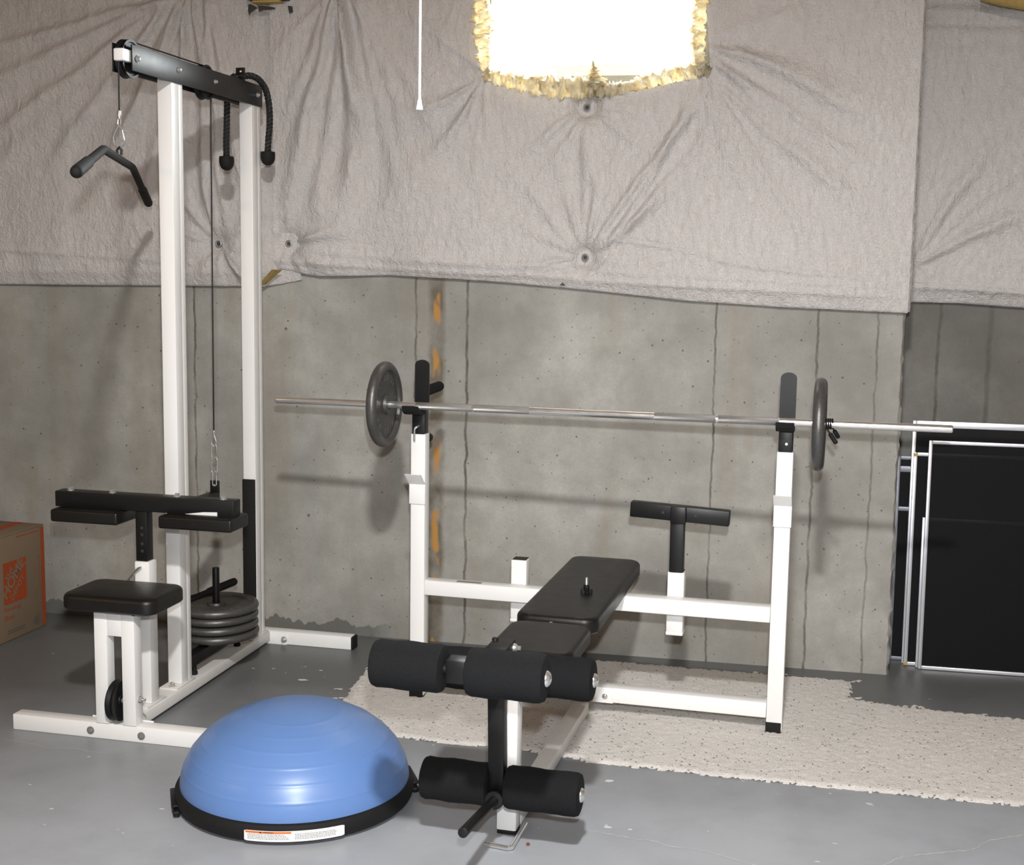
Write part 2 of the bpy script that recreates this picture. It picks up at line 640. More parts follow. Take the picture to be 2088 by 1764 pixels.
# ------------------------------------------------------------------ room shell
def build_floor():
    mb = MB()
    mb.box(-6, 4.5, -4, 6, -.1, 0)
    def flat(pts, z, m):
        mb.poly([(x, y, z) for x, y in pts], m)
    def crack(pl, w, m):
        pts = []
        for (a, b) in zip(pl, pl[1:]):
            n = max(2, int(math.dist(a, b) / .012))
            for i in range(n):
                f = i / n
                pts.append((a[0] + (b[0] - a[0]) * f + random.uniform(-.003, .003), a[1] + (b[1] - a[1]) * f + random.uniform(-.004, .004)))
        for i in range(len(pts) - 1):
            (x0, y0), (x1, y1) = pts[i], pts[i + 1]
            w0 = w * random.uniform(.4, 1.3)
            flat([(x0, y0 - w0), (x1, y1 - w0), (x1, y1 + w0), (x0, y0 + w0)], .0007 + random.uniform(0, .0002), m)
    c1 = [(-0.4597, 3.2839), (-0.4269, 3.2824), (-0.3665, 3.2663), (-0.3274, 3.2605), (-0.2631, 3.2549), (-0.2235, 3.2348), (-0.1608, 3.2322), (-0.0979, 3.2127), (-0.036, 3.1852), (-0.0056, 3.1758), (.06, 3.14)]
    c2 = [(.25, 3.20), (0.294, 3.2418), (0.3531, 3.3149), (0.4535, 3.3591), (0.5432, 3.4039), (0.5645, 3.4446), (0.6021, 3.4779), (0.6825, 3.5217), (.80, 3.58)]
    c3 = [(-2.2977, 3.5146), (-2.1273, 3.48), (-2.0518, 3.4903), (-1.9805, 3.4789), (-1.925, 3.4803), (-1.8813, 3.5034)]
    crack(c1, .0022, 2)
    crack(c2, .0026, 2)
    crack(c3, .0010, 2)
    chips = [(-0.4437, 3.6252, .022), (-0.4096, 3.3179, .014), (-0.3461, 3.3112, .012), (0.1447, 3.2339, .010), (0.1885, 3.3514, .006), (-1.9766, 3.4431, .007),
             (-1.6195, 3.4515, .006), (-1.8785, 3.0757, .006), (-1.6633, 2.7693, .006), (-1.8436, 2.9813, .005), (-1.8412, 4.3667, .011), (-1.7595, 4.3755, .012),
             (-1.6103, 4.279, .020), (-1.4627, 4.2215, .014), (-1.4303, 4.1278, .016), (-1.6667, 4.4295, .009), (-1.5902, 4.4009, .010), (-1.1701, 3.7423, .008),
             (-1.0004, 3.7801, .005), (-0.7482, 3.2112, .007), (-0.0582, 3.7194, .006), (0.0439, 3.6457, .006), (0.1831, 3.6867, .010), (0.2878, 3.6349, .012),
             (-0.5742, 3.2625, .005), (-0.9133, 3.1808, .006), (-1.6193, 2.98, .006), (-1.5918, 3.1452, .006), (-2.0282, 3.2122, .005), (-1.4645, 2.9429, .005),
             (-1.48, 4.17, .007), (-1.455, 4.09, .005), (-1.70, 4.34, .006), (-1.55, 4.33, .006), (.55, 4.62, .008)]
    for x, y, r in chips:
        for _ in range(random.choice((1, 2, 2, 3))):
            cx, cy = x + random.uniform(-1, 1) * r * .8, y + random.uniform(-1, 1) * r * .5
            n = random.randint(6, 9)
            rr = r * random.uniform(.25, .7)
            st = random.uniform(1.0, 2.4)
            flat([(cx + rr * st * random.uniform(.5, 1) * math.cos(6.283 * i / n), cy + rr * random.uniform(.5, 1) * math.sin(6.283 * i / n)) for i in range(n)], .0008 + random.uniform(0, .0003), 1)
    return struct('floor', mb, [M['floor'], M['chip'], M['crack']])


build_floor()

WX0, WX1, WZ0, WZ1 = -1.115, -.352, 2.160, 2.58     # window opening
mb = MB()
mb.box(-6, WX0, W, WR, 0, 3.35)
mb.box(WX1, .36, W, WR, 0, 3.35)
mb.box(WX0, WX1, W, WR, 0, WZ0)
mb.box(WX0, WX1, W, WR, WZ1, 3.35)
# broken arris at the right-hand end of the thick wall
nz_ = 150
rows = []
for k in range(nz_ + 1):
    z = 3.35 * k / nz_
    rough = .5 + .5 * math.sin(z * 2.3 + 1.1)
    e = .434 - .005 * z + random.uniform(-.0045, .0035) * (.5 + rough)
    c = .425 - .005 * z + random.uniform(-.003, .003)
    rows.append([mb.bm.verts.new(p) for p in ((.36, W, z), (.395, W + random.uniform(-.001, .001), z), (c, W + random.uniform(0, .004) * rough, z), (e, W + .012 + random.uniform(-.004, .004), z), (.436 - .005 * z, W + .05, z), (.436 - .005 * z, WR, z))])
for a, b in zip(rows, rows[1:]):
    for i in range(5):
        mb.bm.faces.new((a[i], a[i + 1], b[i + 1], b[i]))
struct('wall_back', mb, M['concrete'])
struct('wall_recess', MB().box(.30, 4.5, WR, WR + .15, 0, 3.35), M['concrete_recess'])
struct('wall_left', MB().box(-6.1, -6, -4, WR, 0, 3.35), M['concrete'])
struct('wall_right', MB().box(4.5, 4.6, -4, WR + .15, 0, 3.35), M['gyp'])
struct('wall_front', MB().box(-6.1, 4.6, -4.1, -4, 0, 3.35), M['gyp'])
mb = MB().box(-6.1, 4.6, -4.1, WR + .15, 3.35, 3.45)
for k in range(14):
    y = -3.87 + k * .62
    mb.box(-6, 4.5, y, y + .04, 3.14, 3.35)
struct('ceiling', mb, M['wood'])

# window: frame, sash and pane set deep in the opening
YF = 4.975
mb = MB()
mb.box(WX0 + .002, -1.078, YF - .03, YF + .06, WZ0 + .002, WZ1 - .002, .003)
mb.box(-.381, WX1 - .002, YF - .03, YF + .06, WZ0 + .002, WZ1 - .002, .003)
mb.box(-1.078, -.381, YF - .03, YF + .06, WZ0 + .002, WZ0 + .022, .003)
mb.box(-1.078, -.381, YF - .03, YF + .06, 2.545, WZ1 - .002, .003)
win = struct('window_1', mb, M['vinylwin'])
mb = MB()
mb.box(-1.078, -.381, YF - .018, YF + .05, WZ0 + .022, WZ0 + .040, .003)
mb.box(-1.078, -.381, YF - .008, YF + .04, WZ0 + .040, WZ0 + .056, .003)
mb.box(-1.078, -1.073, YF - .01, YF + .04, WZ0 + .056, 2.545, .002)
mb.box(-.386, -.381, YF - .01, YF + .04, WZ0 + .056, 2.545, .002)
mb.build('window_sash', M['vinylwin'], win)
MB().box(-1.073, -.386, YF + .018, YF + .022, WZ0 + .056, 2.545).build('window_pane', M['glass'], win)

# ------------------------------------------------------------------ lat pulldown machine
MO = (-1.96722, 3.58515, 0)
MR = (0, 0, -.0295)
lat = thing('pulldown_machine', 'tall white and black cable pulldown machine with padded seat standing before the concrete wall', 'gym machine', MO, MR)
T = .0508
fs = MB().box(-.354, .354, 0, T, 0, T, .004).build('front_stabilizer', M['white'], lat)
for u, z in ((-.0817, .0244), (.0912, .0229)):
    b = MB()
    b.cyl((u, .0005, z), (u, -.002, z), .0125, 24)
    hexbolt(b, (u, -.0015, z), (0, -1, 0), .0085, .004, False)
    b.build('bolt', M['washer'], fs)
rail = MB().box(-.038, .038, .054, 1.093, .0127, T, .004).build('base_rail', M['white_dusty'], lat)
MB().box(-.105, .105, T, .054, .004, T + .003, .001).build('bracket', M['white'], lat)
rs = MB().box(-.366, .3665, 1.0974, 1.1482, 0, T, .004).build('rear_stabilizer', M['white'], lat)
for s in (-1, 1):
    MB().box(min(s * .366, s * .377), max(s * .366, s * .377), 1.0978, 1.1478, .0005, T - .0005, .004).build('end_cap', M['black_soft'], rs)
br = MB().box(-.105, .105, 1.093, 1.0974, .0, T - .002, .001).build('bracket', M['white'], lat)
b = MB()
hexbolt(b, (.0953, 1.093, .0215), (0, -1, 0), .009, .010)
b.cyl((.0953, 1.083, .0215), (.0953, 1.075, .0215), .0045, 12)
b.build('bolt', M['steel'], br)


def post(v0, top):
    p = MB()
    p.box(-.0254, .0254, v0, v0 + .049, .0572, top, .004)
    p.box(-.0240, .0246, v0 + .049, v0 + .0765, .0572, top, .003)
    po = p.build('upright_post', M['white'], lat)
    pl = MB().box(-.031, .034, v0 - .05, v0 + .085, T, .0572, .001).build('foot_plate', M['white_dusty'], po)
    b = MB()
    hexbolt(b, (.004, v0 - .026, .0572), (0, 0, 1), .0095, .010)
    b.sphere((.004, v0 - .026, .067), .0075, 12, .7)
    b.build('nut', M['steel'], po)
    return po


post(.392, 2.10)
post(.999, 2.10)
pad_ = MB().box(-.0245, .0250, .988, .9985, .069, .660, .002).build('bumper_pad', M['black_soft'], lat)

for s in (1, -1):
    u0, u1 = (.0256, .0306) if s > 0 else (-.0306, -.0256)
    pl = MB().box(u0, u1, .141, 1.080, 2.0335, 2.1105, .0012).build('beam_plate', M['black'], lat)
    if s > 0:
        for v, z, r in ((.1706, 2.0715, .0115), (.4309, 2.0765, .0098), (.6917, 2.0745, .0075), (1.035, 2.073, .009)):
            b = MB()
            b.lathe([(r, 0), (r, .002), (r * .82, .0035), (r * .8, .0035)], (u1, v, z), (1, 0, 0), 20)
            b.lathe([(r * .8, .0035), (r * .72, .008), (r * .35, .0105), (0, .011)], (u1, v, z), (1, 0, 0), 18)
            b.build('bolt', M['steel'], pl)
MB().box(-.0095, .0240, .100, .152, 2.0575, 2.0945, .005).build('spacer_block', M['white'], lat)


def pulley(c, r, th, name='pulley'):
    h = th / 2
    prof = [(0, -h), (r * .3, -h), (r * .32, -h * .7), (r * .82, -h * .7), (r * .86, -h), (r, -h), (r, -h * .75), (r * .88, 0), (r, h * .75), (r, h), (r * .86, h), (r * .82, h * .7), (r * .32, h * .7), (r * .3, h), (0, h)]
    p = MB().lathe(prof, c, (1, 0, 0), 40).build(name, M['plastic'], lat)
    MB().cyl((c[0] - h - .002, c[1], c[2]), (c[0] + h + .002, c[1], c[2]), .008, 14).build('axle', M['steel'], p)
    return p


pulley((0, .170, 2.072), .0575, .028)
pulley((0, .672, 2.070), .0575, .028)
# guards that hang either side of the front wheel
MB().box(-.0306, -.0256, .130, .20, 2.03, 2.115, .002).build('pulley_guard', M['black'], lat)

# seat
for (u0, u1) in ((-.0605, -.0170), (.0315, .0755)):
    MB().box(u0, u1, -.003, .041, T, .414, .003).build('seat_upright', M['white'], lat)
MB().box(-.0170, .0315, -.001, .038, .331, .413, .002).build('filler_block', M['white'], lat)
lp = pulley((.008, .0165, .124), .0625, .026, 'lower_pulley')
b = MB()
hexbolt(b, (.0755, .0205, .131), (1, 0, 0), .0085, .009)
b.cyl((.084, .0205, .131), (.096, .0205, .131), .0042, 12)
b.build('bolt', M['steel'], lat)
seat = MB().pad(-.154, .162, -.046, .182, .414, .463, .045, .017).build('seat', M['vinyl'], lat)
b = MB()
hexbolt(b, (.085, -.02, .414), (0, 0, -1), .006, .006)
b.build('bolt', M['black'], seat)

kp = MB().box(-.0254, .0254, .187, .2375, .0565, .5215, .004).build('knee_post', M['white'], lat)
fp = MB().box(-.031, .032, .150, .275, T, .0565, .001).build('foot_plate', M['white_dusty'], kp)
b = MB()
hexbolt(b, (.0, .168, .0565), (0, 0, 1), .007, .007)
b.cyl((0, .168, .06), (0, .168, .084), .0035, 10)
b.build('bolt', M['steel'], kp)
kin = MB().box(-.0225, .0175, .1925, .2325, .5215, .690, .003).build('knee_post_insert', M['black'], lat)
for z in (.6302, .6084, .5792, .5555):
    MB().cyl((0.0005, .1927, z), (.0005, .1921, z), .0052, 16).build('adjustment_hole', M['ink_dark'], kin)
MB().sweep([(0, .190, .5040), (-.001, .178, .5040), (-.004, .172, .5030), (-.016, .172, .493), (-.030, .174, .478), (-.040, .176, .464), (-.044, .177, .452)], .0042, 10).build('locking_pin', M['chrome'], lat)
kb = MB().box(-.302, .3185, .187, .2378, .6835, .7345, .004).build('knee_bar', M['black'], lat)
for (u, v) in ((-.257, .2085), (-.109, .2085), (.1165, .2085), (.274, .2085)):
    b = MB()
    hexbolt(b, (u, v, .7345), (0, 0, 1), .0085, .0095)
    b.build('bolt', M['steel'], kb)
# thin pale wedge low on the bar's front
MB().prism([(.150, .1869, .6845), (.263, .1869, .6845), (.263, .1869, .6965), (.215, .1869, .6945)], (0, -.0006, 0)).build('thin_patch', M['paper'], kb)
for (u0, u1) in ((-.293, -.058), (.083, .330)):
    p = MB().box(u0, u1, .142, .272, .6425, .6830, .0075, 3).build('knee_pad', M['vinyl'], lat)
    b = MB()
    b.box(u0 + .012, u1 - .012, .150, .266, .6815, .6850, .001)
    b.build('backing_board', M['black'], p)

# cable with its end fittings
mcab = MB()
def arc(c, r, a0, a1, n=10):
    return [(0, c[0] + r * math.cos(R(a0 + (a1 - a0) * i / n)), c[1] + r * math.sin(R(a0 + (a1 - a0) * i / n))) for i in range(n + 1)]
path = [(0, .112, 1.912), (0, .1135, 2.0)] + arc((.170, 2.072), .0545, 180, 90) + arc((.672, 2.070), .0545, 90, 0)
path[-1] = (0, .7255, 2.07)
path += [(0, .7195, 2.0), (0, .7088, .876)]
mcab.sweep(path, .0026, 8)
cable = mcab.build('cable', M['plastic'], lat)
MB().cyl((0, .1118, 1.888), (0, .1123, 1.914), .0052, 12, .001).build('cable_crimp', M['chrome'], cable)


def loop(pts, r, name, parent, mat, closed=True):
    return MB().sweep(pts, r, 8, closed).build(name, mat, parent)


def oval(cx, cy, z0, z1, w, plane='u', n=28):
    """racetrack link between z0 and z1, width w, lying across u or v"""
    hw = w / 2
    pts = []
    for i in range(n):
        a = 2 * math.pi * i / n
        x = hw * math.cos(a)
        z = math.sin(a) * hw
        zz = (z1 - hw + z) if z >= 0 else (z0 + hw + z)
        pts.append((cx + x, cy, zz) if plane == 'u' else (cx, cy + x, zz))
    return pts


loop([(-.004, .1115, 1.889), (-.0052, .111, 1.876), (0, .1108, 1.866), (.0052, .111, 1.876), (.004, .1115, 1.889)], .0013, 'cable_eye', cable, M['steel'], True)
MB().cyl((0, .7088, .862), (0, .7088, .879), .0048, 12, .001).build('cable_crimp', M['chrome'], cable)
loop([(-.001, .7088, .863), (-.0085, .7088, .842), (-.009, .7088, .830), (0, .7088, .822), (.009, .7088, .830), (.0085, .7088, .842), (.001, .7088, .863)], .0018, 'cable_eye', cable, M['chrome'])
loop(oval(0, .7088, .778, .831, .019, 'u'), .0022, 'chain_link', cable, M['chrome'])
ql = loop(oval(0, .7088, .726, .785, .022, 'u'), .0022, 'quick_link', cable, M['chrome'])
MB().cyl((-.011, .7088, .745), (-.011, .7088, .766), .0042, 6).build('link_nut', M['steel'], ql)
loop(oval(0, .7088, .681, .734, .015, 'u'), .0020, 'chain_link', cable, M['chrome'])

# weight carriage
car = MB()
car.box(-.017, .017, .470, .716, .612, .6615, .003)
car.box(-.020, .020, .4692, .4740, .085, .660, .001)
car.box(-.020, .020, .474, .885, .088, .128, .003)
carr = car.build('weight_carriage', M['black'], lat)
b = MB()
b.box(-.0175, .0175, .7085, .7135, .655, .7005, .001)
b.build('lifting_tab', M['black'], carr)
b = MB().cyl((.0, .7086, .6845), (.0, .7080, .6845), .0036, 14)
b.build('tab_hole', M['chrome'], carr)
MB().cyl((0, .709, .128), (0, .709, .386), .0125, 24, .002).build('plate_horn', M['black'], carr)
for (u, v) in ((.006, .519), (.002, .872)):
    f = MB()
    f.cyl((u, v, .0515), (u, v, .090), .0095, 16)
    f.cyl((u, v, .0510), (u, v, .063), .0125, 18, .002)
    f.build('bumper_foot', M['black_soft'], carr)

# ------------------------------------------------------------------ weight plates
def loc_m(u, v, z):
    c, s = math.cos(MR[2]), math.sin(MR[2])
    return (MO[0] + c * u - s * v, MO[1] + s * u + c * v, z)


def make_plate(name, label, r, th, group):
    """plate with axis along local z, centred at the origin"""
    root = thing(name, label, 'weight plate', group=group)
    h = th / 2
    rb = h * .95
    rim = [(r - rb + rb * math.cos(R(a)), rb * math.sin(R(a))) for a in range(-90, 91, 15)]
    prof = [(.0145, -h * .8), (.032, -h * .8), (.034, -h * .35), (.072 * r / .142, -h * .28), (r * .77, -h * .30), (r * .80, -h * .75)] + rim + [(r * .80, h * .75), (r * .77, h * .30), (r * .5, h * .28), (.034, h * .35), (.032, h * .8), (.0145, h * .8), (.0145, -h * .8)]
    t = MB().lathe(prof, (0, 0, 0), (0, 0, 1), 56)
    for sgn in (1, -1):
        ring = [('2', 100), ('5', 84), ('L', 54), ('B', 40), ('1', -100), ('1', -86), ('K', -60), ('G', -44), ('2', 190), ('5', 174), ('L', 148), ('B', 134), ('2', 226), ('5', 212), ('2', 10), ('5', -6)]
        for body, a in ring:
            ca, sa = math.cos(R(a)), math.sin(R(a))
            rad = r * .62
            def fn(x, y, ca=ca, sa=sa, rad=rad):
                x -= .006
                return (sgn * (rad * ca + (x * sa * -1 + (y - .008) * ca) * .9), rad * sa + (x * ca + (y - .008) * sa) * .9, sgn * h * .32)
            add_text(t, body, fn, h=.019, bold=.02, mat=1)
    t.build('plate_body', [M['iron'], M['iron_hi']], root)
    return root


RS = .150
stack = make_plate('weight_plate', 'topmost grey iron plate of the stack on the pulldown machine', RS, .0300, 'iron plates stacked on the pulldown machine')
zs = [.264 - .0155 - .0312 * k for k in range(4)]
lab = ['topmost grey iron plate of the stack on the pulldown machine', 'second grey iron plate from the top of the machine stack',
       'third grey iron plate from the top of the machine stack', 'lowest grey iron plate of the stack on the pulldown machine']
stack.location = loc_m(0, .709, zs[0])
stack.rotation_euler = (0, 0, .5)
for k in (1, 2, 3):
    dup(stack, loc_m(random.uniform(-.003, .003), .709 + random.uniform(-.003, .003), zs[k]), (0, 0, .5 + k * 1.1), lab[k])

# ------------------------------------------------------------------ long pulldown bar on its carabiner
pb = thing('pulldown_bar', 'long black bent pulldown bar hanging from the carabiner in front of the machine', 'gym bar', MO, MR)
E1, B1, B2, E2 = Vector((.344, -.693, 1.678)), Vector((.145, -.23, 1.771)), Vector((-.145, .444, 1.771)), Vector((-.344, .907, 1.678))


def bend(a, c, bb, n=6, k=.03):
    p0 = c + (a - c).normalized() * k
    p1 = c + (bb - c).normalized() * k
    return [p0 * (1 - t) ** 2 + c * 2 * t * (1 - t) + p1 * t * t for t in [i / n for i in range(n + 1)]]


pts = [E1] + bend(E1, B1, B2) + bend(B1, B2, E2) + [E2]
MB().sweep(pts, .0120, 16).build('bar_tube', M['black_soft'], pb)
for e, bnd in ((E1, B1), (E2, B2)):
    d = (bnd - e).normalized()
    g = MB()
    L = .21
    n = 10
    g.lathe([(0, -.014), (.006, -.0135), (.0115, -.010), (.0150, -.003), (.0156, .006), (.0152, L - .012), (.0140, L), (.0122, L)], e, d, 20)
    g.build('grip', M['black_soft'], pb)
ce = (B1 + B2) / 2
MB().sweep([(-.006, .107, 1.783), (-.0075, .107, 1.797), (0, .107, 1.806), (.0075, .107, 1.797), (.006, .107, 1.783)], .0040, 8).build('hanging_eye', M['black'], pb)

cb = thing('carabiner', 'steel snap carabiner linking the front cable to the hanging bar', 'carabiner', MO, MR)
pts = []
for i in range(40):
    a = 2 * math.pi * i / 40
    s = math.sin(a)
    hw = .0195 - (.0100 * max(0, s) ** .7 if s > 0 else 0)
    if .55 < s < .9:
        hw *= .86
    z = 1.8355 + .0355 * (1 if s > 0 else .93) * (abs(s) ** .9) * (1 if s > 0 else -1)
    pts.append((hw * math.cos(a), .1090, z))
MB().sweep(pts, .0022, 8, True).build('hook_body', M['chrome'], cb)
MB().cyl((.0172, .1090, 1.826), (.0105, .1090, 1.856), .0027, 8).build('gate', M['steel'], cb)

# ------------------------------------------------------------------ triceps rope slung over the beam
tr = thing('triceps_rope', 'black twisted rope with rubber stops slung over the top beam', 'rope', MO, MR)


def spline(P, n=10):
    P = [Vector(p) for p in P]
    Q = [P[0] * 2 - P[1]] + P + [P[-1] * 2 - P[-2]]
    out = []
    for i in range(1, len(Q) - 2):
        a, b_, c, d = Q[i - 1:i + 3]
        for k in range(n):
            t = k / n
            out.append(.5 * ((2 * b_) + (c - a) * t + (2 * a - 5 * b_ + 4 * c - d) * t * t + (3 * b_ - a - 3 * c + d) * t ** 3))
    out.append(P[-1])
    return out


def twisted(P, name, parent, R0=.0062, r=.0062, pitch=.042):
    C = spline(P, 14)
    T_ = [(C[min(i + 1, len(C) - 1)] - C[max(i - 1, 0)]).normalized() for i in range(len(C))]
    nrm = T_[0].orthogonal().normalized()
    s = 0
    st = [[], [], []]
    for i, c in enumerate(C):
        if i:
            nrm = T_[i - 1].rotation_difference(T_[i]) @ nrm
            s += (C[i] - C[i - 1]).length
        nrm = (nrm - T_[i] * nrm.dot(T_[i])).normalized()
        bn = T_[i].cross(nrm)
        for k in range(3):
            a = 2 * math.pi * (s / pitch + k / 3)
            st[k].append(c + (nrm * math.cos(a) + bn * math.sin(a)) * R0)
    m = MB()
    for k in range(3):
        m.sweep(st[k], r, 8)
    return m.build(name, M['rope'], parent)


twisted([(-.050, .9435, 1.850), (-.050, .944, 1.90), (-.048, .9445, 1.96), (-.045, .944, 2.04), (-.043, .945, 2.09), (-.030, .950, 2.122), (-.008, .958, 2.130)], 'rope_strand', tr)
twisted([(.008, .962, 2.130), (.030, .978, 2.133), (.046, 1.005, 2.126), (.051, 1.048, 2.106), (.053, 1.074, 2.0755), (.054, 1.090, 2.0265), (.053, 1.093, 1.9757), (.050, 1.087, 1.92), (.049, 1.083, 1.872)], 'rope_strand', tr)
for c in ((-.050, .9435, 1.796), (.049, 1.083, 1.824)):
    MB().lathe([(0, 0), (.010, .0015), (.019, .008), (.0245, .018), (.0268, .030), (.0268, .046), (.0250, .050), (.012, .051), (.012, .056), (0, .056)], c, (0, 0, 1), 28).build('rope_stop', M['black_soft'], tr)
b = MB()
b.box(-.0175, .0175, .9585, .9635, 2.108, 2.160, .0015)
b.cyl((-.012, .961, 2.131), (.012, .961, 2.131), .0135, 14, .002)
b.build('eye_plate', M['black'], tr)
MB().cyl((.002, .9582, 2.146), (.002, .9576, 2.146), .0036, 14).build('plate_hole', M['paper'], tr)

# ------------------------------------------------------------------ second handle lying on the stacked plates
hb = thing('row_handle', 'black bent handle with grip lying on the stacked plates behind the loading pin', 'gym bar', MO, MR)
A0, A1 = Vector((-.075, .655, .2765)), Vector((.020, .808, .3110))
dA = (A1 - A0).normalized()
MB().sweep([A0 - dA * .03 + Vector((-.06, -.0, 0)), A0 - dA * .012 + Vector((-.012, 0, 0)), A0, A0 + dA * .04, A1], .0112, 14).build('handle_tube', M['black_soft'], hb)
MB().lathe([(0, -.015), (.007, -.014), (.012, -.010), (.0142, -.002), (.0144, .010), (.0142, .105), (.0112, .112)], A1, -dA, 18).build('grip', M['black_soft'], hb)

# ------------------------------------------------------------------ weight bench
BO = (-1.1977, 4.1891, 0)
BR = (0, 0, -.0529)
bench = thing('weight_bench', 'white framed weight bench with black pads and foam rollers in front of the wall', 'weight bench', BO, BR)
S = 1.1987
for u0 in (0, S):
    up = MB().box(u0, u0 + T, .0015, T, .012, .9115, .004).build('upright', M['white'], bench)
    MB().box(u0 - .0008, u0 + T - .003, -.0005, T - .004, .001, .0415, .002).build('foot_cap', M['black_soft'], up)
    # loading insert, notched above the bar rest
    ins = MB()
    ins.box(u0 + .0035, u0 + .0473, .0035, .0473, .88, .992, .003)
    n = 10
    prof = [(u0 + .0005, .040, .99)] + [(u0 + .0254 + .0249 * math.cos(R(a)), .040, 1.138 + .018 * math.sin(R(a))) for a in range(180, -1, -18)] + [(u0 + .0503, .040, .99)]
    ins.prism(prof, (0, .0065, 0))
    ino = ins.build('rack_insert', M['black'], bench)
    cup = MB()
    pr = []
    for (v, z) in ((.004, .9985), (-.030, .9985), (-.052, .9975), (-.068, 1.002), (-.0765, 1.0125), (-.0835, 1.0105), (-.0775, .996), (-.062, .9855), (-.045, .981), (.004, .981)):
        pr.append((u0 - .003, v, z))
    cup.prism(pr, (.055, 0, 0))
    cup.build('bar_rest', M['black_soft'], ino)
    # spotter hook folded from sheet
    hk = MB()
    hk.box(u0 - .003, u0 + T + .0025, -.0045, -.0003, .6755, .7440, .001)
    hk.box(u0 - .003, u0 - .0003, -.0045, T * .9, .6755, .7440, .001)
    pr = [(u0 - .003, -.0003, .7435), (u0 - .003, -.0045, .7425), (u0 - .003, -.048, .7790), (u0 - .003, -.050, .7815), (u0 - .003, -.047, .7825)]
    hk.prism(pr, (.056, 0, 0))
    hk.build('spotter_hook', M['white'], up)
    pg = MB()
    pg.cyl((u0 + .026, .047, 1.0470), (u0 + .026, .225, 1.0515), .0175, 22)
    pg.lathe([(.0175, 0), (.016, .008), (.011, .0145), (0, .018)], (u0 + .026, .225, 1.0515), (0, 1, .025), 22)
    pg.build('storage_peg', M['foam'], ino)
    kn = MB()
    kn.cyl((u0 + .0254, T, .886), (u0 + .0254, .105, .886), .006, 12)
    kn.lathe([(.010, 0), (.0155, .006), (.0165, .018), (.013, .030), (0, .034)], (u0 + .0254, .095, .886), (0, 1, 0), 18)
    kn.build('locking_knob', M['plastic'], up)
    if u0 == 0:
        MB().sweep([(.0268, .006, .9375), (.0266, -.004, .9375), (.0245, -.0085, .9365), (.0185, -.009, .932), (.0165, -.009, .922), (.0163, -.009, .890)], .0038, 10).build('bent_pin', M['chrome'], up)
    else:
        MB().cyl((u0 + .028, .0036, .9364), (u0 + .028, .0028, .9364), .0042, 14).build('pin_hole', M['paper'], ino)

uc = MB().box(T, S, 0, T, .3649, .4157, .004).build('upper_crossbar', M['white'], bench)
MB().box(.160, .246, .012, .030, .4155, .4163, .0002).build('thin_patch', M['ink'], uc)
MB().box(.965, 1.045, .018, .030, .4155, .4162, .0002).build('thin_patch', M['white_dusty'], uc)
lc = MB().box(T, S, 0, T, .0537, .1045, .004).build('lower_crossbar', M['white'], bench)
bk = MB().box(.53, .705, -.0042, 0, .0530, .1045, .001).build('bracket', M['white'], bench)
for u in (.552, .678):
    b = MB()
    dome_bolt(b, (u, -.0042, .0752), (0, -1, 0), .0098, .006)
    b.build('bolt', M['chrome'], bk)

# arm-curl stubs clamped behind the upper crossbar
for (u0, u1, z0, z1) in ((.339, .3925, .2835, .4965), (.864, .9185, .2835, .4945)):
    st = MB().box(u0, u1, .0512, .1035, z0 + .012, z1, .004).build('stub_tube', M['white'], bench)
    MB().box(u0 - .001, u1 + .001, .0502, .1045, z0, z0 + .013, .004).build('end_cap', M['white'], st)
    MB().box(u0 + .0035, u1 - .0035, .0547, .1000, z1 - .0005, z1 + .0012).build('tube_bore', M['ink_dark'], st)

prp = MB()
prp.bar((.8905, .0775, .40), (.8905, .0685, .675), .0445, .0445, .003, up=(0, 1, 0))
prp.build('curl_post', M['black'], bench)
rot = Matrix.Rotation(R(2.4), 3, 'Y')
crb = MB().box(.735, 1.056, .055, .095, .6605, .7105, .004, rot=rot, piv=(.8955, .075, .6855)).build('curl_crossbar', M['black'], bench)
for u, z in ((.8425, .688), (.9475, .6835)):
    MB().cyl((u, .0552, z), (u, .0545, z), .0045, 14).build('mounting_hole', M['ink_dark'], crb)
b = MB()
b.box(.869, .9195, .033, .056, .657, .7125, .004)
b.build('curl_bracket', M['black'], bench)

# spine, front leg
MB().box(.575, .6255, -.906, -.0042, .0110, .0520, .004).build('spine', M['white_dusty'], bench)
fl = MB().box(.5705, .6235, -.956, -.905, .0120, .412, .004).build('front_leg', M['white'], bench)
MB().box(.5715, .6225, -.955, -.906, .001, .013, .003).build('foot_cap', M['black_soft'], fl)
g = MB()
g.prism([(.594, -.906, .412), (.594, -.906, .318), (.594, -.860, .372), (.594, -.860, .412)], (.010, 0, 0))
g.build('gusset', M['white'], fl)
b = MB()
hexbolt(b, (.602, -.868, .372), (0, 0, -1), .007, .010)
b.build('bolt', M['black'], fl)
MB().sweep([(.5640, -1.0372, .0085), (.5700, -1.0380, .0085), (.6265, -1.0455, .0085), (.6335, -1.040, .0085), (.6345, -.92, .0085), (.6345, -.895, .010)], .0065, 12).build('floor_loop', M['chrome'], bench)
MB().box(.585, .650, -.93, .0508, .3755, .4150, .003).build('pad_rail', M['black'], bench)

bp = MB().pad(.490, .737, -.492, .330, .4165, .4660, .046, .016).build('back_pad', M['vinyl'], bench)
b = MB()
hexbolt(b, (.602, -.488, .4445), (0, -1, 0), .006, .010, False)
b.build('bolt', M['steel'], bp)
MB().pad(.498, .736, -.845, -.535, .4165, .4630, .050, .016).build('seat_pad', M['vinyl'], bench)

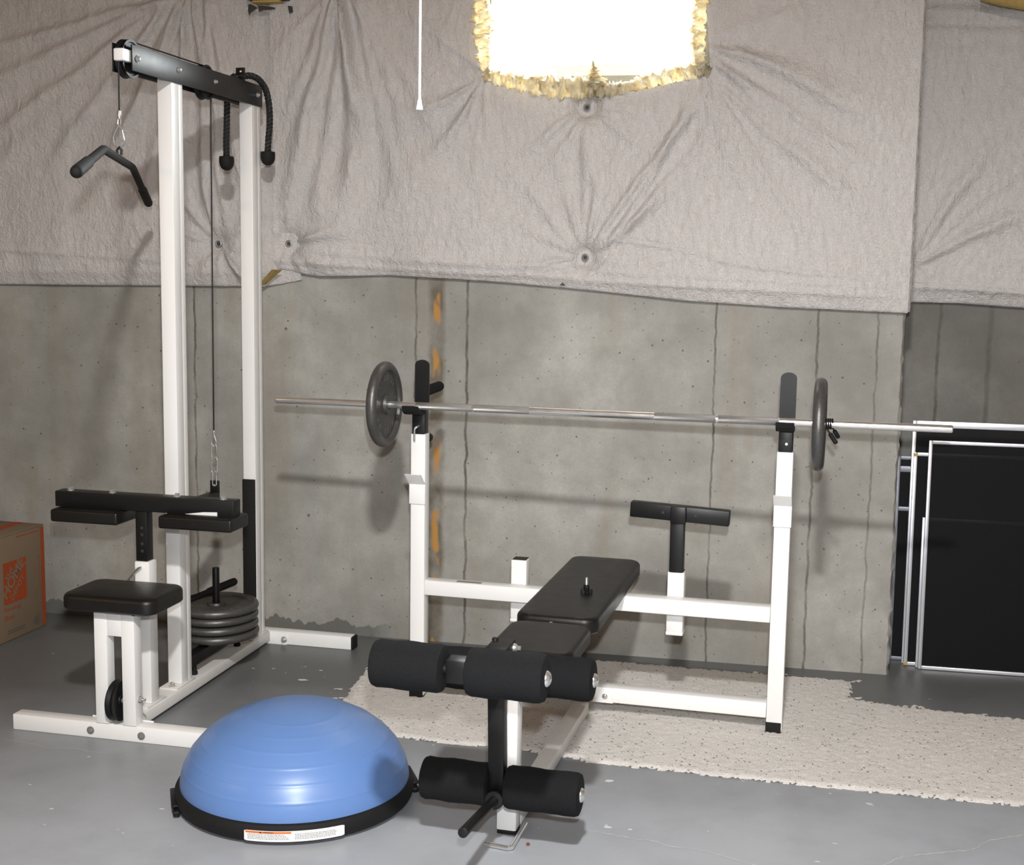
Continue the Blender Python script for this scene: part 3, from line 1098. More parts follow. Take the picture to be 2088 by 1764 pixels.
# leg developer: arm, three pairs of rollers, loading peg
ZA, VA = .580, -1.405
ZB, VB = .4375, -.952
ZL, VL = .172, -1.048
dev = MB()
dev.box(.5735, .6180, -1.423, -1.375, .5535, .6065, .003)
dev.bar((.5960, -1.385, .570), (.5960, -1.060, .438), .040, .040, .003)
dev.bar((.5960, -1.062, .462), (.5985, -1.048, .140), .0405, .0405, .003, up=(0, 1, 0))
dev.bar((.5960, -1.060, .440), (.5850, -.93, .448), .040, .036, .003)
devo = dev.build('leg_developer_arm', M['black'], bench)
pb_ = MB()
pb_.box(.533, .590, -.958, -.858, .440, .4985, .003)
pbo = pb_.build('pivot_bracket', M['black'], bench)
b = MB()
b.lathe([(.0125, 0), (.0120, .004), (.0085, .009), (0, .011)], (.590, -.876, .480), (1, 0, 0), 18)
b.cyl((.600, -.876, .480), (.609, -.876, .480), .0065, 6)
b.build('bolt', M['steel'], pbo)
MB().lathe([(.009, 0), (.008, .005), (0, .007)], (.540, -.880, .4985), (0, 0, 1), 14).build('bolt', M['black'], pbo)


def roller(u0, u1, v, z, capside, D=.1085):
    r = D / 2
    b = .012
    prof = [(.012, 0), (r - b, 0), (r - b * .3, b * .25), (r, b)]
    n = 12
    L = u1 - u0
    for i in range(1, n):
        f = i / n
        prof.append((r + .0010 * math.sin(f * 9 + u0 * 40) + random.uniform(-.0006, .0006), b + (L - 2 * b) * f))
    prof += [(r, L - b), (r - b * .3, L - b * .25), (r - b, L), (.012, L), (.012, 0)]
    o = MB().lathe(prof, (u0, v, z), (1, 0, 0), 40).build('foam_roller', M['foam'], bench)
    x = u1 if capside > 0 else u0
    MB().lathe([(.0185, -.001), (.0185, .001), (.0165, .0045), (.0115, .0085), (.005, .0105), (0, .011)], (x, v, z), (capside, 0, 0), 24).build('roller_cap', M['chrome'], o)
    return o


roller(.400, .566, VA, ZA, -1)
roller(.622, .800, VA, ZA, 1)
roller(.405, .560, VB, ZB, -1)
roller(.612, .820, VB, ZB, 1)
roller(.401, .577, VL, ZL, -1)
roller(.620, .812, VL, ZL, 1)
for v, z, u0, u1 in ((VA, ZA, .398, .803), (VB, ZB, .402, .823), (VL, ZL, .399, .815)):
    MB().cyl((u0, v, z), (u1, v, z), .0118, 16).build('roller_axle', M['black'], bench)
P0, P1 = Vector((.600, -1.066, .147)), Vector((.600, -1.363, .1825))
dP = (P1 - P0).normalized()
pgo = MB().cyl(P0, P1, .0122, 22, .0015).build('loading_peg', M['black'], bench)
MB().lathe([(.012, 0), (.0225, .001), (.0240, .004), (.0240, .016), (.0225, .020), (.012, .021)], P0 + dP * .008, dP, 28).build('peg_collar', M['black'], pgo)

# ------------------------------------------------------------------ star knob standing on the back pad
def loc_b(u, v, z):
    c, s = math.cos(BR[2]), math.sin(BR[2])
    return (BO[0] + c * u - s * v, BO[1] + s * u + c * v, z)


kb_ = thing('star_knob', 'black star knob with upright threaded bolt standing on the bench back pad', 'knob', loc_b(.648, -.205, .4685), BR)
m = MB()
pts = []
for i in range(40):
    a = 2 * math.pi * i / 40
    r = .0155 + .0038 * math.cos(5 * a)
    pts.append((r * math.cos(a), r * math.sin(a), 0))
m.prism(pts, (0, 0, .0135))
m.cyl((0, 0, .013), (0, 0, .027), .0092, 18, .001)
m.build('knob_head', M['plastic'], kb_)
mm = []
for i in range(7):
    mm += [(.0040, .0265 + i * .0032), (.0047, .0281 + i * .0032)]
MB().lathe([(0, .026)] + mm + [(.003, .050), (0, .0505)], (0, 0, 0), (0, 0, 1), 14).build('threaded_bolt', M['steel'], kb_)

# ------------------------------------------------------------------ barbell
VBAR, ZBAR = -.055, 1.0122
bar = thing('barbell', 'long chrome barbell resting on the two bench uprights', 'barbell', loc_b(0, VBAR, ZBAR), BR)
RB = .0120
MB().lathe([(0, -.459), (RB - .002, -.459), (RB, -.456), (RB, 1.7065), (RB - .002, 1.7095), (0, 1.7095)], (0, 0, 0), (1, 0, 0), 28).build('bar_shaft', M['chrome'], bar)
for (a, c) in ((.038, .229), (.236, .420), (.822, 1.013), (1.020, 1.205)):
    t = NT('knurling')
    w = t.n('TexWave', {'bands_direction': 'DIAGONAL'}, Scale=230.0)
    t.set(w.inputs['Vector'], t.tc.outputs['Object'])
    bs = t.bsdf(Base_Color=(.66, .66, .66), Metallic=1.0, Roughness=.42)
    t.set(bs.inputs['Normal'], t.bump(t.math('ADD', w.outputs['Fac'], t.noise(500, 2)), .6, .002))
    mk = M.setdefault('knurl', t.done(bs))
    MB().lathe([(RB, a), (RB + .0004, a + .001), (RB + .0004, c - .001), (RB, c)], (0, 0, 0), (1, 0, 0), 28).build('knurled_grip', M['knurl'], bar)

pl = make_plate('weight_plate', 'round grey iron plate on the left end of the barbell', .1418, .0390, 'iron plates on the barbell')
def axle_spin(a):
    return (Matrix.Rotation(BR[2], 3, 'Z') @ Matrix.Rotation(math.pi / 2, 3, 'Y') @ Matrix.Rotation(a, 3, 'Z')).to_euler()


qx = axle_spin(0)
pl.location = loc_b(-.0715, VBAR, ZBAR)
pl.rotation_euler = qx
dup(pl, loc_b(1.325, VBAR, ZBAR - .003), axle_spin(.9), 'round grey iron plate on the right end of the barbell')
sc_ = thing('spring_collar', 'black spring clip on the barbell outside the right plate', 'collar', loc_b(1.352, VBAR, ZBAR), BR)
pts = []
for i in range(70):
    a = 2 * math.pi * i / 20
    pts.append((-.010 + .022 * i / 70, .0148 * math.cos(a), .0148 * math.sin(a)))
MB().sweep(pts, .0028, 8).build('coil', M['black'], sc_)
for (d0, d1) in (((-.006, -.012, -.012), (.0255, -.036, -.054)), ((.010, .012, -.010), (.030, .035, -.045))):
    d0, d1 = Vector(d0), Vector(d1)
    MB().cyl(d0, d0 + (d1 - d0) * .4, .0028, 8).build('clip_wire', M['black'], sc_)
    MB().cyl(d0 + (d1 - d0) * .35, d1, .0068, 14, .003).build('clip_grip', M['black_soft'], sc_)

# ------------------------------------------------------------------ half-ball balance trainer
BC = (-1.272, 3.312, 0)
ball = thing('balance_trainer', 'blue half ball balance trainer with flat black base on the floor', 'balance trainer', BC)
MB().lathe([(0, .004), (.295, .004), (.312, .008), (.3225, .016), (.3265, .028), (.3265, .046), (.3215, .0555), (.312, .0590), (.300, .0590), (0, .0590)], (0, 0, 0), (0, 0, 1), 96).build('base', M['black_soft'], ball)
for a in (-152, 28):
    hd = MB()
    rot = Matrix.Rotation(R(a), 3, 'Z')
    piv = (0, 0, 0)
    hd.box(.315, .334, -.075, .075, .006, .022, .005, rot=rot, piv=piv)
    hd.box(.318, .337, -.062, .062, .026, .034, .003, rot=rot, piv=piv)
    hd.build('carry_handle', M['plastic'], ball)
prof = []
Hd, Rd, z0 = .2125, .3135, .0545
n = 120
for i in range(n + 1):
    th = (math.pi / 2) * i / n
    r = Rd * math.cos(th)
    z = z0 + Hd * math.sin(th)
    prof.append((r, z))
# moulded rings that run round the dome
rings = [R(a) for a in (14, 25, 36, 46, 56, 66)]
pp = []
for i, (r, z) in enumerate(prof):
    th = (math.pi / 2) * i / n
    dlt = 0
    for q in rings:
        dlt += .0011 * math.exp(-((th - q) / .012) ** 2)
    pp.append((max(0, r * (1 + dlt / .3135)), z + dlt * math.sin(th)))
pp[-1] = (0, pp[-1][1])
MB().lathe([(.3135, .050)] + pp, (0, 0, 0), (0, 0, 1), 128).build('dome', M['blue'], ball)


def rimp(a, z, off=.0006):
    r = .3265 + off
    if z > .046:
        r = .3265 - (z - .046) / .0095 * .005 + off
    return (r * math.cos(a), r * math.sin(a), z)


lb = MB()
a0, a1, zb, zt = R(-92.5), R(-47.0), .0150, .0445
NN = 40
prev = None
for i in range(NN + 1):
    a = a0 + (a1 - a0) * i / NN
    cur = (lb.bm.verts.new(rimp(a, zb + (.001 if 0 < i < NN else .003))), lb.bm.verts.new(rimp(a, zt - (0 if 0 < i < NN else .002))))
    if prev:
        lb.bm.faces.new((prev[0], cur[0], cur[1], prev[1]))
    prev = cur
lbl = lb.build('warning_label', M['paper'], ball, angle=60)
AW = a1 - a0


def strip(mb, f0, f1, z0, z1, off, k=12):
    prev = None
    for i in range(k + 1):
        a = a0 + AW * (f0 + (f1 - f0) * i / k)
        cur = (mb.bm.verts.new(rimp(a, z0, off)), mb.bm.verts.new(rimp(a, z1, off)))
        if prev:
            mb.bm.faces.new((prev[0], cur[0], cur[1], prev[1]))
        prev = cur


b = MB()
strip(b, .012, .470, .0375, .0430, .0009)
b.build('orange_band', M['warn'], lbl, angle=60)
b = MB()
add_text(b, 'WARNING', lambda x, y: rimp(a0 + AW * .195 + x / .327, .0383 + y, .0012), h=.0040, bold=.02)
b.prism([rimp(a0 + AW * .152, .0382, .0012), rimp(a0 + AW * .183, .0382, .0012), rimp(a0 + AW * .1675, .0424, .0012)], (0, 0, .00001))
b.build('warning_lettering', M['ink_dark'], lbl)
b = MB()
add_text(b, 'THE BALANCE TRAINER IS NOT A TOY', lambda x, y: rimp(a0 + AW * .495 + x / .327, .0385 + y, .0010), w=.058, h=.0019)
for row in range(4):
    for (fa, fb) in ((.03, .455), (.495, .93)):
        z = (.0338 - row * .0039) if fa < .2 else (.0348 - row * .0040)
        f = fa + random.uniform(0, .02)
        end = fb - random.uniform(0, .06)
        while f < end:
            w = random.uniform(.008, .026)
            strip(b, f, min(f + w, end), z, z + .0017, .0010, 2)
            f += w + .005
b.build('small_print', M['ink'], lbl, angle=60)

# ------------------------------------------------------------------ rug
def rug():
    P = [(-1.36, 3.862), (-1.199, 3.835), (-1.065, 3.815), (-.98, 3.803), (-.75, 3.812), (-.53, 3.762), (-.08, 3.733), (.71, 3.719), (1.35, 3.715),
         (1.35, 4.45), (.838, 4.470), (.4676, 4.497), (.2807, 4.5445), (.290, 4.742), (.0947, 4.751), (-.57, 4.764), (-1.47, 4.775), (-1.4288, 4.40), (-1.3975, 4.03)]
    st = .0085
    xs = np.arange(-1.5, 1.36, st)
    ys = np.arange(3.69, 4.80, st)
    X, Y = np.meshgrid(xs, ys, indexing='ij')
    X = X + rng.uniform(-.003, .003, X.shape)
    Y = Y + rng.uniform(-.003, .003, Y.shape)
    ins = np.zeros(X.shape, bool)
    px = [p[0] for p in P]
    py = [p[1] for p in P]
    jx = X + rng.normal(0, .0035, X.shape)
    jy = Y + rng.normal(0, .0035, Y.shape)
    j = len(P) - 1
    for i in range(len(P)):
        c = ((py[i] > jy) != (py[j] > jy)) & (jx < (px[j] - px[i]) * (jy - py[i]) / (py[j] - py[i] + 1e-12) + px[i])
        ins ^= c
        j = i
    # a few pulled threads at the back right corner
    for (cx, cy, dx, dy) in ((.300, 4.746, .03, .02), (.292, 4.56, .03, .01), (.46, 4.50, .0, .025), (.49, 4.50, .005, .03), (.52, 4.497, -.004, .028), (.06, 4.757, .0, .02), (-.05, 4.758, .003, .02), (.70, 4.48, .03, .02)):
        for t in np.linspace(0, 1, 10):
            i = int(round((cx + dx * t + 1.5) / st))
            k = int(round((cy + dy * t - 3.69) / st))
            if 0 <= i < X.shape[0] and 0 <= k < X.shape[1]:
                ins[i, k] = True
    Z = .006 + rng.uniform(0, .0045, X.shape) + .001 * np.sin(X * 9) * np.sin(Y * 7)
    core = ins.copy()
    core[1:-1, 1:-1] &= ins[:-2, 1:-1] & ins[2:, 1:-1] & ins[1:-1, :-2] & ins[1:-1, 2:]
    Z[ins & ~core] = .004
    Z[~ins] = .0005
    keep = ins.copy()
    for a in (-1, 0, 1):
        for c in (-1, 0, 1):
            keep |= np.roll(np.roll(ins, a, 0), c, 1)
    idx = -np.ones(X.shape, int)
    idx[keep] = np.arange(keep.sum())
    V = np.stack([X[keep], Y[keep], Z[keep]], 1)
    cell = core[:-1, :-1] | core[1:, :-1] | core[1:, 1:] | core[:-1, 1:] | (ins[:-1, :-1].astype(int) + ins[1:, :-1] + ins[1:, 1:] + ins[:-1, 1:] >= 2)
    I, K = np.nonzero(cell)
    F = np.stack([idx[I, K], idx[I + 1, K], idx[I + 1, K + 1], idx[I, K + 1]], 1)
    F = F[(F >= 0).all(1)]
    o = np_mesh('rug', V, F.tolist(), M['rug'])
    tag(o, 'flecked off white carpet remnant with ragged edges lying under the bench', 'rug')


rug()
c = MB().sphere((0, 0, .004), .005, 10, .8)
o = c.build('crumb', M['crumb'], loc=(-.5845, 3.1562, 0))
tag(o, 'tiny red brown crumb on the grey floor near the bench leg', 'debris')

# ------------------------------------------------------------------ moving carton
bx = thing('moving_box', 'cardboard moving carton with orange print standing in the corner by the left edge', 'cardboard box', (-2.8646, 4.6926, 0), (0, 0, -1.62652))
# local: +x runs along the printed face away from the wall, face at y = 0, box body at y < 0
MB().box(0, .46, -.41, 0, .001, .412, .003, 2).build('carton_body', M['card'], bx)
fl_ = MB()
fl_.box(-.002, .462, -.412, -.208, .412, .4165, .001)
fl_.build('top_flap', M['card'], bx)
fl2 = MB()
rot = Matrix.Rotation(R(3), 3, 'X')
fl2.box(-.002, .462, -.204, .001, .412, .4165, .001)
flo = fl2.build('top_flap', M['card'], bx)
b = MB()
b.box(.0, .46, -.13, -.085, .4165, .4172)
b.build('orange_stripe', M['orange'], bx)
pr = MB()
y_ = .0006
# orange corner band, logo square and line
pr.poly([(-.001, y_, .010), (.021, y_, .010), (.021, y_, .407), (-.001, y_, .407)])
pr.poly([(.035, y_, .3945), (.035, y_, .3985), (.178, y_, .4005), (.178, y_, .3965)])
pr.box(-.0016, -.0004, -.030, .0006, .010, .407)
pr.poly([(.120, y_, .1465), (.263, y_, .1465), (.263, y_, .3100), (.120, y_, .3100)])
pro = pr.build('orange_print', M['orange'], bx)
lg = MB()


def onface(cx, cz, ang, sc=1.0):
    ca, sa = math.cos(R(ang)), math.sin(R(ang))
    # text x runs toward the wall (decreasing local x) as read from outside
    return lambda x, y: (cx - (x * ca - y * sa) * sc, y_ * 2, cz + (x * sa + y * ca) * sc)


add_text(lg, 'THE', onface(.238, .232, 45), w=.060, h=.026, shear=-.0, bold=.02)
add_text(lg, 'HOME', onface(.246, .165, 45), w=.172, h=.050, bold=.03)
add_text(lg, 'DEPOT', onface(.208, .152, 45), w=.112, h=.026, bold=.02)
lg.build('logo_lettering', M['card'], pro)
wd = MB()
add_text(wd, 'Moving', onface(.262, .113, 0), w=.100, h=.022)
add_text(wd, 'Box', onface(.262, .084, 0), w=.062, h=.020)
wd.build('orange_lettering', M['orange'], pro)
gp = MB()
gp.lathe([(.0, 0), (.0175, 0), (.0175, .0004), (0, .0004)], (.061, .0004, .038), (0, 1, 0), 24)
for z in (.028, .037):
    gp.poly([(.138, y_, z), (.245, y_, z), (.245, y_, z + .005), (.138, y_, z + .005)])
gp.build('grey_print', M['print_grey'], pro)
sm_ = MB()
V_ = .0012
for k in range(14):
    z = .17 + k * .0095
    sm_.poly([(.033, y_, z), (.037, y_, z), (.037, y_, z + .007), (.033, y_, z + .007)])
sm_.build('small_print', M['orange'], pro)

# ------------------------------------------------------------------ window screens leaning in the recess
def screen(label, x0, x1, y, h, fw_, lean, mats, rail=None, top=None):
    top = top or fw_
    root = thing('window_screen', label, 'window screen', (0, y, 0), (-lean, 0, 0), 'window screens leaning in the recess')
    f = MB()
    th = .010
    f.box(x0, x0 + fw_, 0, th, .002, h, .0015)
    f.box(x1 - fw_, x1, 0, th, .002, h, .0015)
    f.box(x0 + fw_, x1 - fw_, 0, th, .002, .002 + fw_, .0015)
    f.box(x0 + fw_, x1 - fw_, 0, th, h - top, h, .0015)
    f.build('screen_frame', mats, root)
    if rail:
        MB().box(x0 + fw_, x1 - fw_, .001, th - .001, rail - .008, rail + .008, .0015).build('cross_rail', mats, root)
    MB().box(x0 + fw_ * .8, x1 - fw_ * .8, .0045, .0055, .004 + fw_ * .7, h - fw_ * .7).build('screen_mesh', M['mesh'], root)
    return root


screen('front window screen of the leaning stack, its left frame bright and slim', .547, 1.52, 4.966, .857, .0125, .050, M['alu'])
screen('shorter window screen directly behind the front one, top edge half way up', .5385, 1.36, 4.981, .568, .0125, .050, M['alu'])
s_ = screen('window screen in the middle of the leaning stack with yellow tape corners', .4985, 1.45, 5.003, .806, .0130, .050, M['alu'])
for z in (.006, .795):
    MB().box(.497, .512, -.0012, .0012, z - .004, z + .008, .0005).build('corner_tape', M['yellowbatt'], s_)
screen('tallest window screen of the leaning stack, wide rail along its top', .492, 1.50, 5.024, .922, .0140, .050, M['alu'], None, .024)
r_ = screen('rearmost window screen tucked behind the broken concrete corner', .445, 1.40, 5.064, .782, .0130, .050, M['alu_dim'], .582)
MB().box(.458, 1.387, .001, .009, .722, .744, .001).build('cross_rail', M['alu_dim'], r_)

# ------------------------------------------------------------------ insulation blankets
def vnoise(X, Z, sx, sz, seed):
    g = np.random.default_rng(seed)
    N = 64
    G = g.uniform(-1, 1, (N, N))
    a, b_ = X * sx + 31.7, Z * sz + 17.3
    i, j = np.floor(a).astype(int), np.floor(b_).astype(int)
    fa, fb = a - i, b_ - j
    fa = fa * fa * fa * (fa * (fa * 6 - 15) + 10)
    fb = fb * fb * fb * (fb * (fb * 6 - 15) + 10)
    i0, i1, j0, j1 = i % N, (i + 1) % N, j % N, (j + 1) % N
    return (G[i0, j0] * (1 - fa) + G[i1, j0] * fa) * (1 - fb) + (G[i0, j1] * (1 - fa) + G[i1, j1] * fa) * fb


def pleats(X, Z, xa, za, amp, L, seed, nlo=5, nhi=16, dirn=None, wid=None, r0=.10, warp=.16, terms=6):
    """folds that radiate from an anchor: narrow crests, wide hollows"""
    g = np.random.default_rng(seed)
    dx, dz = X - xa, Z - za
    r = np.hypot(dx, dz) + 1e-6
    th = np.arctan2(dz, dx)
    thw = th + warp * vnoise(X, Z, 2.3, 2.3, seed + 5) + .03 * vnoise(X, Z, 9, 9, seed + 6)
    s = np.zeros_like(X)
    tot = 0
    for k in range(terms):
        n = int(g.integers(nlo, nhi + 1))
        w = g.uniform(.5, 1)
        s += w * np.sin(n * thw + g.uniform(0, 6.28)) * (.75 + .5 * vnoise(X, Z, 2.5, 2.5, seed + 20 + k))
        tot += w * w
    s /= math.sqrt(tot / 2)
    s = (np.exp(1.05 * s) - 1.35) / 2.0
    e = np.minimum(r / r0, 1) ** 1.1 * np.exp(-np.maximum(r - r0, 0) / L)
    if dirn is not None:
        dd = np.angle(np.exp(1j * (th - dirn)))
        e = e * np.exp(-(dd / wid) ** 2)
    return amp * e * s


def crease(X, Z, p, q, amp, w, seed, wig=.015):
    """one long soft crest from p to q"""
    p, q = np.array(p), np.array(q)
    L = np.linalg.norm(q - p)
    dv = (q - p) / L
    s = (X - p[0]) * dv[0] + (Z - p[1]) * dv[1]
    n = (X - p[0]) * -dv[1] + (Z - p[1]) * dv[0] + wig * vnoise(s, s * 0 + seed, 5, 1, seed)
    ww = w * (.5 + .8 * np.clip(s / L, 0, 1))
    return amp * np.exp(-(n / ww) ** 2) * np.clip(s / .06, 0, 1) * np.clip((L - s) / .15, 0, 1)


def crumple(X, Z, amp, seed, sx=9, sz=5):
    a = vnoise(X + .05 * vnoise(X, Z, 6, 6, seed + 1), Z + .05 * vnoise(X, Z, 6, 6, seed + 2), sx, sz, seed)
    b = vnoise(X, Z, sx * 2.3, sz * 2.3, seed + 3)
    return amp * ((1 - np.abs(a)) ** 2 * .8 + .35 * b)


def pinch(X, Z, xa, za, R0):
    return np.exp(-(((X - xa) ** 2 + (Z - za) ** 2) / R0 ** 2))


def blanket(name, label, xl, xr, zbot, ztop, yw, dfun, step=.0065, hole=None, rightfold=None, group=None):
    nx = int((xr - xl) / step)
    t0 = zbot(np.array([xl, xr])).mean()
    nz = int((ztop - t0) / step)
    xs = np.linspace(xl, xr, nx + 1)
    t = np.linspace(0, 1, nz + 1)
    Xg, Tg = np.meshgrid(xs, t, indexing='ij')
    zb = zbot(Xg)
    Zg = zb + Tg * (ztop - zb)
    D = dfun(Xg, Zg, zb)
    Yg = yw - D
    # rolled hem back to the wall: extra rows below
    rows = [(Xg[:, 0], yw - .002 + 0 * D[:, 0], Zg[:, 0] + .012), (Xg[:, 0], yw - D[:, 0] * .35, Zg[:, 0] - .003), (Xg[:, 0], yw - D[:, 0] * .8, Zg[:, 0] - .004)]
    Xa = np.concatenate([np.stack([r[0] for r in rows], 1), Xg], 1)
    Ya = np.concatenate([np.stack([r[1] for r in rows], 1), Yg], 1)
    Za = np.concatenate([np.stack([r[2] for r in rows], 1), Zg], 1)
    n0, n1 = Xa.shape
    V = np.stack([Xa.ravel(), Ya.ravel(), Za.ravel()], 1)
    I, K = np.meshgrid(np.arange(n0 - 1), np.arange(n1 - 1), indexing='ij')
    I, K = I.ravel(), K.ravel()
    F = np.stack([I * n1 + K, (I + 1) * n1 + K, (I + 1) * n1 + K + 1, I * n1 + K + 1], 1)
    if hole is not None:
        P = np.array(hole)
        x, z = V[:, 0], V[:, 2]
        ins = np.zeros(len(V), bool)
        j = len(P) - 1
        for i in range(len(P)):
            c = ((P[i, 1] > z) != (P[j, 1] > z)) & (x < (P[j, 0] - P[i, 0]) * (z - P[i, 1]) / (P[j, 1] - P[i, 1] + 1e-12) + P[i, 0])
            ins ^= c
            j = i
        allin = ins[F].all(1)
        F = F[~allin]
        used = np.zeros(len(V), bool)
        used[F.ravel()] = True
        snap = np.nonzero(ins & used)[0]
        A = P
        B = np.roll(P, -1, 0)
        for q in snap:
            p = V[q, [0, 2]]
            d = B - A
            tt = np.clip(((p - A) * d).sum(1) / (d * d).sum(1), 0, 1)
            c = A + d * tt[:, None]
            k = np.argmin(((c - p) ** 2).sum(1))
            V[q, 0], V[q, 2] = c[k]
    root = thing(name, label, 'insulation blanket', group=group)
    np_mesh('sheet', V, F.tolist(), M['poly'], root)
    return root


def interp(pts):
    a = np.array(pts)
    return lambda x: np.interp(x, a[:, 0], a[:, 1])


PINS = [(-2.1655, 1.5376), (-1.8783, 1.5410), (-.7221, 1.5046), (-.7270, 2.0453)]
mb_bot = interp([(-1.98, 1.395), (-1.93, 1.435), (-1.9011, 1.447), (-1.82, 1.430), (-1.7517, 1.4211), (-1.4578, 1.4297), (-1.076, 1.414), (-.705, 1.388), (-.3445, 1.356), (.0056, 1.340), (.45, 1.3280)])
HOLE = [(-1.1300, 2.70), (-1.1323, 2.4326), (-1.1066, 2.1525), (-.9037, 2.0976), (-.7225, 2.0835), (-.5446, 2.099), (-.2837, 2.1473), (-.3099, 2.4129), (-.312, 2.70)]


def d_main(X, Z, zb):
    d = .046 + .012 * vnoise(X, Z, 2.1, 1.6, 3) + .006 * vnoise(X, Z, 5, 4, 4) + crumple(X, Z, .0055, 90)
    # lower middle pin: folds run up and outwards
    d += pleats(X, Z, -.7221, 1.5046, .0150, .26, 11, 6, 15, 1.45, 1.0)
    d += pleats(X, Z, -.7221, 1.5046, .0060, .30, 19, 6, 14, 3.14, .7)
    d += pleats(X, Z, -.7221, 1.5046, .0050, .30, 20, 6, 14, -.1, .6)
    # pin under the window
    d += pleats(X, Z, -.7270, 2.0453, .0120, .24, 12, 6, 15, -1.6, 1.2)
    # lower right window corner
    d += pleats(X, Z, -.2837, 2.1473, .0150, .45, 13, 6, 15, -2.2, .65, .07)
    d += pleats(X, Z, -.34, 2.26, .0190, .70, 14, 6, 14, -.75, .75, .12)
    # gathers along the ceiling line and by the left edge
    d += pleats(X, Z, -1.66, 2.52, .0210, .60, 15, 7, 17, -1.60, .62, .14)
    d += pleats(X, Z, -1.8783, 1.5410, .0100, .20, 16, 5, 14)
    d += pleats(X, Z, -1.1066, 2.1525, .0090, .40, 18, 5, 12, -2.3, .9)
    for p, q, am, w, sd in (((-.70, 1.52), (-.30, 2.13), .017, .016, 1), ((-.66, 1.53), (-.285, 2.10), .014, .014, 2), ((-.62, 1.52), (-.22, 2.06), .012, .016, 3),
                            ((-.70, 1.52), (-.42, 1.76), .012, .020, 4), ((-.71, 1.53), (-.56, 1.99), .010, .018, 5), ((-.72, 1.53), (-.735, 2.0), .011, .015, 6),
                            ((-.73, 1.53), (-.84, 1.95), .009, .018, 7), ((-.74, 1.52), (-1.02, 1.86), .008, .022, 8),
                            ((-.27, 2.13), (.28, 1.66), .015, .022, 9), ((-.27, 2.18), (.33, 1.80), .014, .022, 10), ((-.25, 2.10), (.10, 1.50), .011, .022, 11), ((-.24, 2.25), (.36, 1.95), .012, .024, 12),
                            ((-1.66, 2.48), (-1.88, 1.66), .022, .030, 13), ((-1.64, 2.48), (-1.76, 1.58), .020, .028, 14), ((-1.62, 2.48), (-1.62, 1.66), .016, .026, 15), ((-1.60, 2.48), (-1.40, 1.70), .014, .026, 16),
                            ((-1.60, 2.47), (-1.22, 1.86), .012, .028, 17), ((-1.69, 2.48), (-1.87, 2.0), .016, .022, 18),
                            ((-.735, 2.04), (-.98, 1.86), .010, .016, 19), ((-.735, 2.03), (-.90, 1.76), .009, .016, 20),
                            ((-1.08, 2.17), (-1.48, 2.46), .010, .02, 21), ((-.62, 1.565), (.40, 1.42), .007, .009, 22), ((-.60, 1.58), (-.28, 1.545), .006, .010, 23)):
        d += crease(X, Z, p, q, am, w, sd)
    # hem creases
    for (z0, z1, am) in ((1.475, 1.425, .007), (1.52, 1.455, .005)):
        zc = z0 + (X + 1.8) / 2.2 * (z1 - z0 - .05) + .012 * vnoise(X, Z * 0, 3, 1, 21)
        d += am * np.exp(-((Z - zc) / .010) ** 2) * (.4 + .6 * (vnoise(X, Z * 0, 1.7, 1, 22) > -.2))
    for (x, z) in PINS[1:]:
        d -= .050 * pinch(X, Z, x, z, .050)
    d -= .030 * pinch(X, Z, -.7270, 2.0453, .03)
    d *= .55 + .45 * np.clip((Z - zb) / .05, 0, 1)
    # taut over the concrete arris at the right
    k = np.clip((X - .18) / .23, 0, 1)
    d = d * (1 - .72 * k) + .018 * k
    return np.maximum(d, .006)


main = blanket('insulation_blanket', 'wide crinkled white plastic insulation blanket pinned below and around the window', -1.93, .431, mb_bot, 2.62, W, d_main, hole=HOLE, group='plastic insulation blankets')
# side return of the sheet round the thick wall's end
mr = MB()
n = 40
prev = None
for k in range(n + 1):
    z = 1.330 + (2.62 - 1.330) * k / n
    e = .431
    ring = [(e, W - .018, z), (e + .010, W - .010, z), (e + .012 + .004 * math.sin(z * 9), W + .04, z), (e + .016, W + .16, z + .004), (e + .020, WR - .02, z + .006)]
    cur = [mr.bm.verts.new(p) for p in ring]
    if prev:
        for i in range(4):
            mr.bm.faces.new((prev[i], prev[i + 1], cur[i + 1], cur[i]))
    prev = cur
mr.build('sheet_return', M['poly'], main, 60)
# turned-up corner showing the yellow backing
fc = MB()
P = [(-1.985, 4.780, 1.376), (-1.962, 4.770, 1.392), (-1.936, 4.765, 1.418), (-1.917, 4.770, 1.442), (-1.885, 4.785, 1.440), (-1.905, 4.795, 1.428), (-1.935, 4.80, 1.405), (-1.958, 4.80, 1.385)]
fc.prism(P, (0, .012, 0))
fc.build('folded_corner', M['yellowbatt'], main)
MB().prism([(-.812, W - .047, 1.4015), (-.788, W - .047, 1.4005), (-.800, W - .047, 1.4115)], (0, .003, 0)).build('tear', M['duct'], main)

lb_bot = interp([(-6, 1.360), (-3.11, 1.3669), (-2.6776, 1.3707), (-2.4032, 1.3740), (-2.05, 1.3770), (-1.98, 1.3775), (-1.90, 1.392), (-1.80, 1.41)])


